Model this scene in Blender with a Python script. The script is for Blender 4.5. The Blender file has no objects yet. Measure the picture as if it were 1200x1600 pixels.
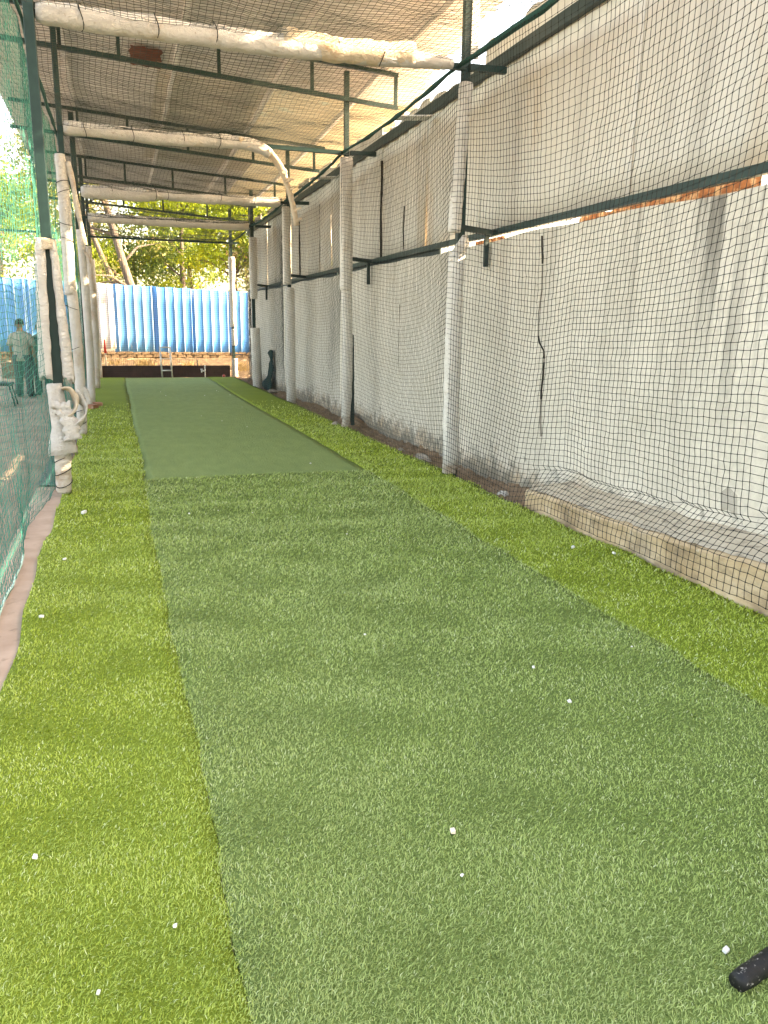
import bpy, math, random
import numpy as np
from mathutils import Vector, Matrix

random.seed(7)
rng = np.random.default_rng(11)
S = bpy.context.scene
C = S.collection

# ------------------------------------------------------------------ camera
CAM_H = 1.42
YAW, PIT, ROL, FPX = 0.323440, 0.230307, -0.0139174, 1235.48
f_ = np.array([math.sin(YAW)*math.cos(PIT), math.cos(YAW)*math.cos(PIT), -math.sin(PIT)])
r_ = np.array([math.cos(YAW), -math.sin(YAW), 0.0])
d_ = np.cross(f_, r_)
r2 = r_*math.cos(ROL) + d_*math.sin(ROL)
d2 = d_*math.cos(ROL) - r_*math.sin(ROL)
cam = bpy.data.cameras.new('camera')
cam.sensor_fit = 'VERTICAL'; cam.sensor_height = 36.0; cam.lens = FPX/1600*36.0
cam.clip_start = 0.05; cam.clip_end = 600
co = bpy.data.objects.new('camera', cam); C.objects.link(co)
m = Matrix(((r2[0], -d2[0], -f_[0], 0), (r2[1], -d2[1], -f_[1], 0), (r2[2], -d2[2], -f_[2], CAM_H), (0, 0, 0, 1)))
co.matrix_world = m
S.camera = co

# ------------------------------------------------------------------ light
SUN_EL, SUN_AZ = math.radians(26), math.radians(106)      # azimuth clockwise from +Y
world = bpy.data.worlds.new('World'); S.world = world; world.use_nodes = True
wn = world.node_tree.nodes; wl = world.node_tree.links
bg = wn['Background']
sky = wn.new('ShaderNodeTexSky'); sky.sky_type = 'NISHITA'; sky.sun_disc = False
sky.sun_elevation = SUN_EL; sky.sun_rotation = SUN_AZ
sky.air_density = 1.0; sky.dust_density = 3.0; sky.ozone_density = 1.0
wl.new(sky.outputs[0], bg.inputs[0]); bg.inputs[1].default_value = 0.15
sun = bpy.data.lights.new('sun', 'SUN'); sun.energy = 3.2; sun.angle = math.radians(0.5); sun.color = (1.0, 0.93, 0.82)
so = bpy.data.objects.new('sun', sun); C.objects.link(so)
sd = Vector((math.sin(SUN_AZ)*math.cos(SUN_EL), math.cos(SUN_AZ)*math.cos(SUN_EL), math.sin(SUN_EL)))
so.rotation_euler = (-sd).to_track_quat('-Z', 'Y').to_euler(); so.location = (20, -8, 20)
S.view_settings.view_transform = 'Standard'; S.view_settings.look = 'None'
S.view_settings.gamma = 1.0; S.view_settings.exposure = 3.35
S.view_settings.use_white_balance = True; S.view_settings.white_balance_temperature = 9600; S.view_settings.white_balance_tint = 15
S.view_settings.use_curve_mapping = False
S.render.engine = 'CYCLES'
S.cycles.max_bounces = 10; S.cycles.diffuse_bounces = 6; S.cycles.transparent_max_bounces = 12
S.cycles.use_denoising = True

# ------------------------------------------------------------------ helpers
def tag(o, label=None, cat=None, group=None, kind=None):
    if label: o['label'] = label
    if cat: o['category'] = cat
    if group: o['group'] = group
    if kind: o['kind'] = kind
    return o

def empty(name, loc=(0, 0, 0), label=None, cat=None, group=None, rz=0.0):
    o = bpy.data.objects.new(name, None); C.objects.link(o)
    o.location = loc; o.rotation_euler = (0, 0, rz); o.empty_display_size = 0.1
    return tag(o, label, cat, group)

class MB:
    def __init__(self): self.v = []; self.f = []
    def add(self, vs, fs):
        b = len(self.v); self.v += [tuple(map(float, p)) for p in vs]
        self.f += [tuple(i+b for i in q) for q in fs]; return self
    def box(self, x0, x1, y0, y1, z0, z1):
        return self.add([(x0,y0,z0),(x1,y0,z0),(x1,y1,z0),(x0,y1,z0),(x0,y0,z1),(x1,y0,z1),(x1,y1,z1),(x0,y1,z1)],
                        [(0,3,2,1),(4,5,6,7),(0,1,5,4),(1,2,6,5),(2,3,7,6),(3,0,4,7)])
    def bar(self, a, b, w, h=None, up=(0, 0, 1)):
        h = h or w
        a = Vector(a); b = Vector(b); d = (b-a).normalized(); u = Vector(up)
        if abs(d.dot(u)) > .95: u = Vector((0, 1, 0))
        s = d.cross(u).normalized()*w/2; t = s.cross(d).normalized()*h/2
        vs = [p+i*s+j*t for p in (a, b) for i, j in ((-1,-1),(1,-1),(1,1),(-1,1))]
        return self.add(vs, [(0,1,2,3),(7,6,5,4),(0,4,5,1),(1,5,6,2),(2,6,7,3),(3,7,4,0)])
    def tube(self, pts, rad, n=10, cap=True, wob=0.0, seed=0, flat=1.0):
        rs = np.random.default_rng(seed)
        pts = [Vector(p) for p in pts]
        if not hasattr(rad, '__len__'): rad = [rad]*len(pts)
        vs = []; fs = []
        prev = None
        for i, p in enumerate(pts):
            d = (pts[min(i+1, len(pts)-1)]-pts[max(i-1, 0)]).normalized()
            if prev is None:
                u = Vector((0, 0, 1)) if abs(d.z) < .9 else Vector((0, 1, 0))
                s = d.cross(u).normalized()
            else:
                s = (prev-d*prev.dot(d)).normalized()
            prev = s; t = s.cross(d)
            for k in range(n):
                a = 2*math.pi*k/n
                rr = rad[i]*(1+wob*rs.uniform(-1, 1))
                vs.append(p+s*math.cos(a)*rr+t*math.sin(a)*rr*flat)
        for i in range(len(pts)-1):
            for k in range(n):
                a = i*n+k; b = i*n+(k+1) % n
                fs.append((a, a+n, b+n, b))
        if cap:
            fs.append(tuple(range(n))); fs.append(tuple(reversed(range((len(pts)-1)*n, len(pts)*n))))
        return self.add(vs, fs)
    def grid(self, P, close=False):
        P = np.asarray(P); nu, nv = P.shape[:2]
        fs = [(i*nv+j, i*nv+j+1, (i+1)*nv+j+1, (i+1)*nv+j) for i in range(nu-1) for j in range(nv-1)]
        return self.add(P.reshape(-1, 3), fs)
    def build(self, name, mat, parent=None, smooth=False, bevel=0.0, loc=None):
        me = bpy.data.meshes.new(name); me.from_pydata(self.v, [], self.f); me.update()
        if smooth: me.polygons.foreach_set('use_smooth', [True]*len(me.polygons))
        return link(name, me, mat, parent, bevel, loc)

def link(name, me, mat, parent=None, bevel=0.0, loc=None):
    o = bpy.data.objects.new(name, me); C.objects.link(o)
    if mat and not me.materials: me.materials.append(mat)
    if parent:
        o.parent = parent
        if loc is None:     # built in world coordinates under a moved parent
            o.matrix_parent_inverse = Matrix.Translation(parent.location).inverted() if parent.rotation_euler.z == 0 else \
                (Matrix.Translation(parent.location) @ parent.rotation_euler.to_matrix().to_4x4()).inverted()
    if loc is not None: o.location = loc
    if bevel:
        b = o.modifiers.new('bevel', 'BEVEL'); b.width = bevel; b.segments = 2; b.limit_method = 'ANGLE'
    return o

def np_mesh(name, V, F, mat, parent=None, smooth=False, attr=None):
    """V (n,3), F list of (k,3)/(k,4) int arrays"""
    me = bpy.data.meshes.new(name)
    loops = np.concatenate([f.reshape(-1) for f in F]).astype(np.int32)
    tot = np.concatenate([np.full(len(f), f.shape[1]) for f in F]).astype(np.int32)
    start = np.concatenate([[0], np.cumsum(tot)[:-1]]).astype(np.int32)
    me.vertices.add(len(V)); me.vertices.foreach_set('co', np.asarray(V, np.float32).reshape(-1))
    me.loops.add(len(loops)); me.loops.foreach_set('vertex_index', loops)
    me.polygons.add(len(tot)); me.polygons.foreach_set('loop_start', start)
    me.polygons.foreach_set('loop_total', tot)
    if smooth: me.polygons.foreach_set('use_smooth', np.ones(len(tot), bool))
    if attr is not None:
        a = me.attributes.new('tint', 'FLOAT', 'POINT'); a.data.foreach_set('value', np.asarray(attr, np.float32))
    me.update(calc_edges=True)
    return link(name, me, mat, parent)

# ------------------------------------------------------------------ materials
class NT:
    def __init__(self, name):
        self.m = bpy.data.materials.new(name); self.m.use_nodes = True
        self.n = self.m.node_tree.nodes; self.l = self.m.node_tree.links
        self.b = self.n['Principled BSDF']; self.out = self.n['Material Output']
        self.tc = self.n.new('ShaderNodeTexCoord')
    def noise(self, scale, detail=4, rough=.55, stretch=(1, 1, 1), off=(0, 0, 0), dist=0.0):
        mp = self.n.new('ShaderNodeMapping'); mp.inputs['Scale'].default_value = stretch; mp.inputs['Location'].default_value = off
        self.l.new(self.tc.outputs['Object'], mp.inputs[0])
        t = self.n.new('ShaderNodeTexNoise'); t.inputs['Scale'].default_value = scale; t.inputs['Detail'].default_value = detail
        t.inputs['Roughness'].default_value = rough; t.inputs['Distortion'].default_value = dist
        self.l.new(mp.outputs[0], t.inputs['Vector']); return t.outputs[0]
    def ramp(self, fac, stops):
        r = self.n.new('ShaderNodeValToRGB'); e = r.color_ramp.elements
        while len(e) < len(stops): e.new(.5)
        for x, (p, c) in zip(e, stops):
            x.position = p; x.color = (*c, 1) if hasattr(c, '__len__') else (c, c, c, 1)
        self.l.new(fac, r.inputs[0]); return r.outputs[0]
    def mix(self, fac, a, b, mode='MIX'):
        x = self.n.new('ShaderNodeMix'); x.data_type = 'RGBA'; x.blend_type = mode
        for s, v in ((0, fac), (6, a), (7, b)):
            if isinstance(v, (int, float)): x.inputs[s].default_value = v
            elif hasattr(v, 'links'): self.l.new(v, x.inputs[s])
            else: x.inputs[s].default_value = (*v, 1)
        return x.outputs[2]
    def math(self, op, a, b=0.0):
        x = self.n.new('ShaderNodeMath'); x.operation = op
        for s, v in ((0, a), (1, b)):
            if isinstance(v, (int, float)): x.inputs[s].default_value = v
            else: self.l.new(v, x.inputs[s])
        return x.outputs[0]
    def xyz(self):
        s = self.n.new('ShaderNodeSeparateXYZ'); self.l.new(self.tc.outputs['Object'], s.inputs[0]); return s.outputs
    def tint(self, name='tint'):
        a = self.n.new('ShaderNodeAttribute'); a.attribute_name = name; return a.outputs['Fac']
    def objrand(self):
        a = self.n.new('ShaderNodeObjectInfo'); return a.outputs['Random']
    def col(self, c):
        if hasattr(c, 'links'): self.l.new(c, self.b.inputs['Base Color'])
        else: self.b.inputs['Base Color'].default_value = (*c, 1)
    def rough(self, v, spec=.3):
        self.b.inputs['Roughness'].default_value = v; self.b.inputs['Specular IOR Level'].default_value = spec
    def bump(self, h, strength=.3, dist=.01):
        b = self.n.new('ShaderNodeBump'); b.inputs['Strength'].default_value = strength; b.inputs['Distance'].default_value = dist
        self.l.new(h, b.inputs['Height']); self.l.new(b.outputs[0], self.b.inputs['Normal'])

def M_simple(name, c1, c2, scale=6, rough=.8, bump=.2, bd=.01, stretch=(1, 1, 1), dirt=None, dscale=2.5, dth=(.55, .7), spec=.3, metal=0.0):
    t = NT(name); n = t.noise(scale, 5, .6, stretch)
    c = t.ramp(n, [(.3, c1), (.7, c2)])
    if dirt is not None:
        k = t.ramp(t.noise(dscale, 5, .65, stretch, (3.1, 1.7, .4)), [(dth[0], 0.0), (dth[1], 1.0)])
        c = t.mix(k, c, dirt)
    t.col(c); t.rough(rough, spec); t.b.inputs['Metallic'].default_value = metal
    if bump: t.bump(t.noise(scale*4, 4, .6, stretch), bump, bd)
    return t.m

M = {}
M['ground'] = M_simple('brown_dirt', (.24, .175, .125), (.36, .27, .195), 2.2, .95, .6, .02, dirt=(.13, .095, .065), dscale=.8)
M['dirt'] = M_simple('loose_dirt', (.20, .13, .085), (.36, .245, .16), 9, .95, .9, .03, dirt=(.34, .28, .22), dscale=14, dth=(.6, .68))
M['slab'] = M_simple('pinkish_cement', (.34, .235, .175), (.46, .33, .255), 5, .9, .5, .008, dirt=(.2, .14, .1), dscale=7, dth=(.6, .75))
M['green'] = M_simple('green_paint', (.006, .026, .024), (.011, .040, .036), 9, .45, .1, .003, dirt=(.07, .075, .06), dscale=6, dth=(.66, .75))
M['black_iron'] = M_simple('dark_iron', (.012, .03, .03), (.03, .05, .048), 9, .5, .1, .003)
M['galv'] = M_simple('galvanised_steel', (.55, .56, .55), (.72, .73, .72), 20, .5, .05, .002)
M['alu'] = M_simple('bare_metal_tube', (.42, .42, .40), (.6, .6, .57), 14, .4, .05, .002, metal=.5)
M['board'] = M_simple('dark_maroon_board', (.035, .017, .016), (.075, .036, .034), 5, .6, .3, .004, dirt=(.09, .06, .05), dscale=8, dth=(.62, .75))
M['rubber'] = M_simple('black_rubber', (.006, .006, .006), (.014, .014, .014), 30, .55, .3, .002, dirt=(.30, .28, .25), dscale=75, dth=(.60, .66))
M['wood'] = M_simple('willow_wood', (.45, .33, .2), (.58, .44, .28), 6, .6, .1, .003, stretch=(1, 8, 1))
M['rust'] = M_simple('rusted_iron', (.10, .035, .02), (.26, .12, .06), 14, .9, .4, .01, dirt=(.36, .27, .19), dscale=11, dth=(.5, .62))
M['brick'] = M_simple('red_brick', (.30, .13, .085), (.42, .21, .14), 14, .9, .5, .01, dirt=(.45, .36, .29), dscale=10, dth=(.55, .7))
M['stone'] = M_simple('grey_brown_stone', (.28, .23, .18), (.42, .37, .31), 9, .9, .6, .02)
M['foamchip'] = M_simple('white_foam_chip', (.60, .585, .55), (.74, .73, .70), 40, .8, .3, .004)
M['rope'] = M_simple('green_rope', (.008, .05, .045), (.02, .10, .085), 60, .8, .5, .006)
M['cordpale'] = M_simple('bleached_cord', (.35, .55, .48), (.5, .68, .6), 30, .8, .3, .003)
M['trunk'] = M_simple('grey_bark', (.09, .075, .062), (.22, .185, .155), 6, .95, .8, .05, stretch=(3, 3, .6))
M['drygrass'] = M_simple('dry_straw', (.22, .15, .065), (.34, .25, .12), 10, .9, 0)
M['pvc'] = M_simple('white_plastic_pipe', (.7, .7, .68), (.8, .8, .78), 20, .4, 0)
M['redpaint'] = M_simple('red_paint', (.5, .03, .02), (.62, .06, .04), 20, .5, 0)
M['ballred'] = M_simple('worn_red_leather', (.32, .04, .03), (.45, .09, .07), 30, .5, .1, .002)

def wrap_mat(name, base, dirt, th=(.6, .72), ds=3.0):
    t = NT(name)
    n1 = t.noise(4, 5, .6); n2 = t.noise(ds, 6, .68, (1, 1, 1), (5, 2, 9)); n3 = t.noise(26, 3, .5)
    c = t.ramp(n1, [(.3, tuple(x*.86 for x in base)), (.7, base)])
    c = t.mix(t.ramp(n2, [(th[0], 0.0), (th[1], 1.0)]), c, dirt)
    c = t.mix(t.ramp(n3, [(.66, 0.0), (.74, .5)]), c, (.3, .22, .15))
    t.col(c); t.rough(.75, .25)
    h = t.math('ADD', t.noise(18, 4, .6), t.noise(5, 2, .5))
    t.bump(t.math('ADD', h, t.math('MULTIPLY', t.noise(11, 5, .75, (1, 1, 2.2), (3, 3, 3), 1.2), 1.6)), .8, .028)
    return t.m
M['wrap'] = wrap_mat('white_foam_wrap', (.66, .63, .59), (.47, .38, .29), (.56, .72))
M['wrapwhite'] = wrap_mat('clean_foam_wrap', (.80, .77, .72), (.58, .49, .39), (.60, .76))
M['wrapdirty'] = wrap_mat('soiled_foam_wrap', (.66, .60, .53), (.46, .31, .21), (.50, .66), 4.0)
M['wraporange'] = wrap_mat('yellowed_foam_wrap', (.70, .58, .44), (.55, .36, .22), (.55, .7), 5.0)

def turf_mat(name, ca, cb, cc, ripple=.3):
    t = NT(name)
    big = t.noise(1.1, 4, .6); fine = t.noise(120, 4, .7); mid = t.noise(9, 4, .65, (1, .35, 1))
    c = t.ramp(fine, [(.32, ca), (.68, cb)])
    c = t.mix(t.ramp(mid, [(.35, 0.0), (.7, .55)]), c, cc)
    c = t.mix(t.ramp(big, [(.35, .0), (.68, .35)]), c, tuple(x*.8 for x in ca))
    t.col(c); t.rough(.8, .15)
    t.bump(t.math('ADD', t.math('MULTIPLY', fine, .6), t.noise(45, 3, .6, (1, .5, 1))), .9, .012)
    return t.m
M['turf_light'] = turf_mat('light_green_turf', (.105, .15, .014), (.235, .315, .042), (.17, .23, .027))
M['turf_dark'] = turf_mat('mid_green_turf', (.075, .115, .03), (.20, .28, .075), (.14, .195, .055))
M['turf_far'] = turf_mat('smooth_green_turf', (.18, .25, .085), (.26, .335, .125), (.14, .20, .068))

def blade_mat(name, stops, wornc):
    t = NT(name); c = t.ramp(t.tint(), stops)
    worn = t.ramp(t.noise(.55, 5, .68, (1, .6, 1), (2, 5, 0)), [(.45, 0.0), (.68, .5)])
    c = t.mix(worn, c, wornc)
    c = t.mix(t.ramp(t.noise(2.6, 5, .7, (1, .5, 1), (7, 1, 0)), [(.5, 0.0), (.7, .18)]), c, tuple(v*.45 for v in stops[1][1]))
    t.col(c); t.rough(.5, .25)
    tr = t.n.new('ShaderNodeBsdfTranslucent'); t.l.new(c, tr.inputs[0])
    ms = t.n.new('ShaderNodeMixShader'); ms.inputs[0].default_value = .22
    t.l.new(t.b.outputs[0], ms.inputs[1]); t.l.new(tr.outputs[0], ms.inputs[2]); t.l.new(ms.outputs[0], t.out.inputs[0])
    return t.m
M['blade_light'] = blade_mat('light_turf_blades', [(0, (.14, .22, .03)), (.5, (.345, .435, .055)), (.85, (.46, .54, .13)), (1, (.57, .64, .32))], (.40, .50, .16))
M['blade_dark'] = blade_mat('mid_turf_blades', [(0, (.13, .185, .045)), (.5, (.30, .40, .105)), (.85, (.42, .51, .18)), (1, (.54, .60, .32))], (.38, .45, .19))

def net_mat(name, ca, cb):
    t = NT(name); t.col(t.ramp(t.noise(3, 4, .6), [(.35, ca), (.7, cb)])); t.rough(.6, .25); return t.m
M['net_dark'] = net_mat('dark_olive_twine', (.008, .011, .011), (.018, .022, .020))
M['net_green'] = net_mat('teal_green_twine', (.012, .14, .115), (.04, .26, .205))
M['net_roof'] = net_mat('brownish_green_twine', (.022, .028, .022), (.06, .065, .05))
M['net_end'] = net_mat('fine_dark_twine', (.03, .045, .04), (.06, .075, .065))

def wall_mat():
    t = NT('old_cement_plaster')
    x, y, z = t.xyz()
    n1 = t.noise(1.4, 6, .65); n2 = t.noise(22, 4, .65)
    streak = t.noise(2.6, 5, .62, (1, 1, .06)); streak2 = t.noise(9, 4, .6, (1, 1, .04), (4, 2, 0))
    c = t.ramp(n1, [(.3, (.60, .555, .475)), (.7, (.74, .69, .61))])
    c = t.mix(t.ramp(n2, [(.35, .28), (.6, 0.0)]), c, (.33, .31, .27))
    c = t.mix(t.ramp(streak, [(.50, 0.0), (.72, .42)]), c, (.42, .385, .33))
    top = t.ramp(z, [(.0, 0.0), (1.0, 1.0)])
    k = t.math('MULTIPLY', t.ramp(streak2, [(.50, 0.0), (.66, .9)]), t.math('MULTIPLY', t.math('SUBTRACT', z, .7), .75))
    k = t.math('MULTIPLY', k, t.ramp(t.math('MULTIPLY', y, .1), [(.42, 1.0), (.62, .22)]))
    marks = t.ramp(t.noise(16, 2, .5, (1, 1, 1), (9, 9, 9)), [(.70, 0.0), (.74, .45)]); c = t.mix(marks, c, (.34, .30, .26))
    k = t.math('MAXIMUM', k, 0.0)
    c = t.mix(k, c, (.20, .185, .16))
    # splash dirt along the foot
    foot = t.math('SUBTRACT', t.math('MULTIPLY', t.noise(3.2, 5, .7), .9), t.math('MULTIPLY', z, 1.1))
    c = t.mix(t.ramp(foot, [(.22, 0.0), (.45, .75)]), c, (.36, .26, .17))
    mould = t.math('SUBTRACT', t.noise(7, 6, .75, (1, 1, 1), (2, 7, 1)), t.math('MULTIPLY', z, .55))
    c = t.mix(t.ramp(mould, [(.40, 0.0), (.52, .75)]), c, (.15, .15, .13))
    t.col(c); t.rough(.9, .15)
    t.bump(t.math('ADD', n2, t.math('MULTIPLY', n1, 2.0)), .35, .012)
    return t.m
M['wall'] = wall_mat()

def clad_mat():
    t = NT('weathered_white_sheet')
    x, y, z = t.xyz()
    r = t.objrand()
    c = t.ramp(r, [(0, (.56, .535, .48)), (1, (.68, .655, .60))])
    st = t.noise(3.0, 5, .6, (1, 1, .08)); br = t.noise(.9, 4, .6, (1, 1, .3), (2.2, .6, 1))
    c = t.mix(t.ramp(st, [(.5, 0.0), (.72, .5)]), c, (.36, .34, .31))
    c = t.mix(t.ramp(br, [(.60, 0.0), (.72, .6)]), c, (.45, .32, .19))
    t.col(c); t.rough(.7, .25); t.bump(t.noise(14, 4, .6), .2, .01)
    return t.m
M['clad'] = clad_mat()

def ledge_mat():
    t = NT('stained_cement_ledge')
    n = t.noise(2.4, 6, .68); n2 = t.noise(12, 5, .7); d = t.noise(3.5, 6, .7, (1, 1, 1.6), (7, 3, 1))
    c = t.ramp(n, [(.3, (.40, .27, .15)), (.52, (.54, .40, .26)), (.72, (.62, .51, .38))])
    c = t.mix(t.ramp(d, [(.46, 0.0), (.64, .75)]), c, (.22, .16, .11))
    c = t.mix(t.ramp(n2, [(.62, 0.0), (.7, .5)]), c, (.68, .63, .55))
    t.col(c); t.rough(.92, .15); t.bump(t.math('ADD', n2, n), .6, .02)
    return t.m
M['ledge'] = ledge_mat()

def roof_mat(name, c1, c2, stain, st_th=(.58, .70), teal=0.0, transl=0.0):
    t = NT(name)
    r = t.objrand()
    c = t.ramp(t.noise(1.2, 5, .6, (.6, 1, 1)), [(.3, c1), (.7, c2)])
    c = t.mix(t.ramp(r, [(0, 0.0), (1, .35)]), c, tuple(x*.7 for x in c1))
    c = t.mix(t.ramp(t.noise(2.2, 6, .7, (.5, 1.2, 1), (3, 8, 2)), [(st_th[0], 0.0), (st_th[1], .6)]), c, stain)
    c = t.mix(t.ramp(t.noise(30, 3, .6), [(.64, 0.0), (.72, .5)]), c, (.22, .15, .09))
    c = t.mix(t.math('MULTIPLY', t.tint(), .5), c, tuple(v*.42 for v in c1))     # corrugation shade put into the colour along the low ribs
    if teal: c = t.mix(t.ramp(t.noise(1.7, 4, .6, (1, 1, 1), (1, 4, 6)), [(.60, 0.0), (.72, teal)]), c, (.25, .52, .47))
    t.col(c); t.rough(.75, .25)
    if transl:
        tr = t.n.new('ShaderNodeBsdfTranslucent'); t.l.new(c, tr.inputs[0])
        ms = t.n.new('ShaderNodeMixShader'); ms.inputs[0].default_value = transl
        t.l.new(t.b.outputs[0], ms.inputs[1]); t.l.new(tr.outputs[0], ms.inputs[2]); t.l.new(ms.outputs[0], t.out.inputs[0])
    return t.m
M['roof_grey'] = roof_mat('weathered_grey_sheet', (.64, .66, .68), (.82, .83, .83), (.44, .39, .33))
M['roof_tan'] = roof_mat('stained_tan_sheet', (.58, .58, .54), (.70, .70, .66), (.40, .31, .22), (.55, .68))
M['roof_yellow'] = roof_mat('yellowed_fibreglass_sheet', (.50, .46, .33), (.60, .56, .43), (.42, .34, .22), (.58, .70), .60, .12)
M['roof_rust'] = M_simple('rust_patch', (.12, .035, .022), (.22, .08, .05), 8, .9, .3, .01, dirt=(.4, .3, .22), dscale=7, dth=(.62, .7))

def blue_mat(name, c1, c2, sheen_wear):
    t = NT(name)
    c = t.ramp(t.noise(.7, 4, .6), [(.3, c1), (.7, c2)])
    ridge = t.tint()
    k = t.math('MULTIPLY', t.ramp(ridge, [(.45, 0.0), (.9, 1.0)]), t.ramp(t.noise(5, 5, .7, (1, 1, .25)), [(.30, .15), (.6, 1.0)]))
    c = t.mix(k, c, sheen_wear)  # pale rib crests: sky sheen put into the colour together with wear
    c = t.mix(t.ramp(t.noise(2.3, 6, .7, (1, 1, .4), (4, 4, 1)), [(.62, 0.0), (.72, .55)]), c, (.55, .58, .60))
    t.col(c); t.rough(.42, .45); return t.m
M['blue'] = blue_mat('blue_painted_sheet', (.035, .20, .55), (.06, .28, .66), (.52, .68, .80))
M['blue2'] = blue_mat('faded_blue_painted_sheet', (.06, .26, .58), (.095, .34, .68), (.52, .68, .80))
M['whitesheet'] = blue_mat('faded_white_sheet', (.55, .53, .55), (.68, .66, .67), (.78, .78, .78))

def leaf_mat(name, stops):
    t = NT(name); c = t.ramp(t.tint(), stops); t.col(c); t.rough(.55, .3)
    tr = t.n.new('ShaderNodeBsdfTranslucent'); t.l.new(c, tr.inputs[0])
    ms = t.n.new('ShaderNodeMixShader'); ms.inputs[0].default_value = .35
    t.l.new(t.b.outputs[0], ms.inputs[1]); t.l.new(tr.outputs[0], ms.inputs[2]); t.l.new(ms.outputs[0], t.out.inputs[0])
    return t.m
M['leaf_bright'] = leaf_mat('bright_yellow_green_leaves', [(0, (.12, .19, .018)), (.5, (.26, .34, .026)), (1, (.42, .46, .04))])
M['leaf_mid'] = leaf_mat('mid_green_leaves', [(0, (.06, .11, .025)), (.5, (.13, .20, .045)), (1, (.24, .28, .06))])
M['leaf_dry'] = leaf_mat('dry_olive_leaves', [(0, (.10, .135, .035)), (.5, (.24, .27, .08)), (.85, (.36, .36, .14)), (1, (.46, .28, .16))])

# ------------------------------------------------------------------ setting
FR = [7.15, 11.0, 15.0, 18.8, 22.5]                 # frames of posts and trusses
CH = [3.68, 3.68, 3.58, 3.58, 3.55]                 # height of the tie bar of each frame
_zuY = np.array([-6, 7.15, 11.0, 15.0, 18.75, 24.0]); _zuZ = np.array([5.02, 4.98, 4.94, 4.79, 4.75, 4.74])
def zu(Y, X=0.0): return float(np.interp(Y, _zuY, _zuZ)) - .065*X
def roofz(Y, X): return zu(Y, X) + .13

def terrain_z(X, Y):
    return np.where(Y > 22.7, np.clip((Y-22.7)*.30, 0, .52), 0.0) - .10
gx = np.concatenate([np.linspace(-160, -14, 12), np.linspace(-12, 14, 70), np.linspace(16, 160, 12)])
gy = np.concatenate([np.linspace(-60, -8, 8), np.linspace(-6, 27, 90), np.linspace(29, 260, 16)])
G = np.zeros((len(gx), len(gy), 3)); XX, YY = np.meshgrid(gx, gy, indexing='ij')
near = (np.abs(XX) < 13) & (YY < 27)
G[..., 0] = XX; G[..., 1] = YY
G[..., 2] = terrain_z(XX, YY) + np.where(near & ((XX < -.8) | (XX > 3.2) | (YY > 22.8)), rng.uniform(-.02, .02, XX.shape), 0) - np.where((XX > -.9) & (XX < 3.3) & (YY < 22.8), .06, 0)
tag(MB().grid(G[:, ::1]).build('ground', M['ground'], smooth=True), kind='structure')
me = bpy.data.objects['ground'].data
me.flip_normals()
b = MB(); b.box(-.74, 3.085, -6, 22.55, -.25, -.012)
tag(b.build('pitch_slab', M['slab'], bevel=.008), kind='structure')

# loose dirt strip along the foot of the wall
ny = 260; ys = np.linspace(5.6, 22.6, ny); xs = np.linspace(3.086, 3.52, 12)
P = np.zeros((12, ny, 3)); P[..., 0] = xs[:, None]; P[..., 1] = ys[None]
P[..., 2] = -.085 + rng.uniform(-.022, .03, (12, ny)) + .03*np.sin(ys*2.3)[None] + .05*((xs-3.08)/.44)[:, None]**2
P[..., 2] += .13*np.exp(-((ys-11.7)/.35)**2)[None]*np.exp(-((xs-3.34)/.12)**2)[:, None]
tag(MB().grid(P).build('dirt_strip', M['dirt'], smooth=True), kind='structure')
bpy.data.objects['dirt_strip'].data.flip_normals()
# gravel strip between the kerb and the turf further along
ys = np.linspace(7.5, 22.4, 200); xs = np.linspace(-.74, -.52, 5)
P = np.zeros((5, 200, 3)); P[..., 0] = xs[:, None]; P[..., 1] = ys[None]; P[..., 2] = -.002 + rng.uniform(-.006, .012, (5, 200))
gm = M_simple('grey_gravel', (.10, .095, .09), (.30, .28, .26), 40, .95, .9, .02, dirt=(.5, .48, .45), dscale=60, dth=(.62, .68))
tag(MB().grid(P).build('gravel', gm, smooth=True), kind='stuff'); bpy.data.objects['gravel'].data.flip_normals()

# ---- turf carpets
def wav(X, Y):
    a = .006*np.sin(Y*5.1+1.1*np.sin(X*1.7)+.6) + .005*np.sin(Y*8.3+X*1.3) + .004*np.sin(Y*13.0-X*2.1+2.*np.sin(Y*.9))
    return a*np.clip(1.5-np.abs(Y-6.2)/3.5, .25, 1.0)
def mat_z(X, Y, base, amp): return base + amp*wav(X, Y)
LW = lambda Y: .172 + .012*np.sin(Y*.9) + .006*np.sin(Y*3.1) + .004*np.sin(Y*9.7+1) + .003*np.sin(Y*23)            # seam between the strip and the dark mats
RW = lambda Y: 2.32 - .05*np.clip((7.4-Y)/7, -.2, 1)*0 - .02*np.sin(Y*.5) + .005*np.sin(Y*7.3) + .003*np.sin(Y*19)
EDGE_L = lambda Y: -.512 + .012*np.sin(Y*2.2) + .008*np.sin(Y*5.7)
EDGE_R = lambda Y: 3.062 + .01*np.sin(Y*1.9) + .007*np.sin(Y*6.1)
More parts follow.
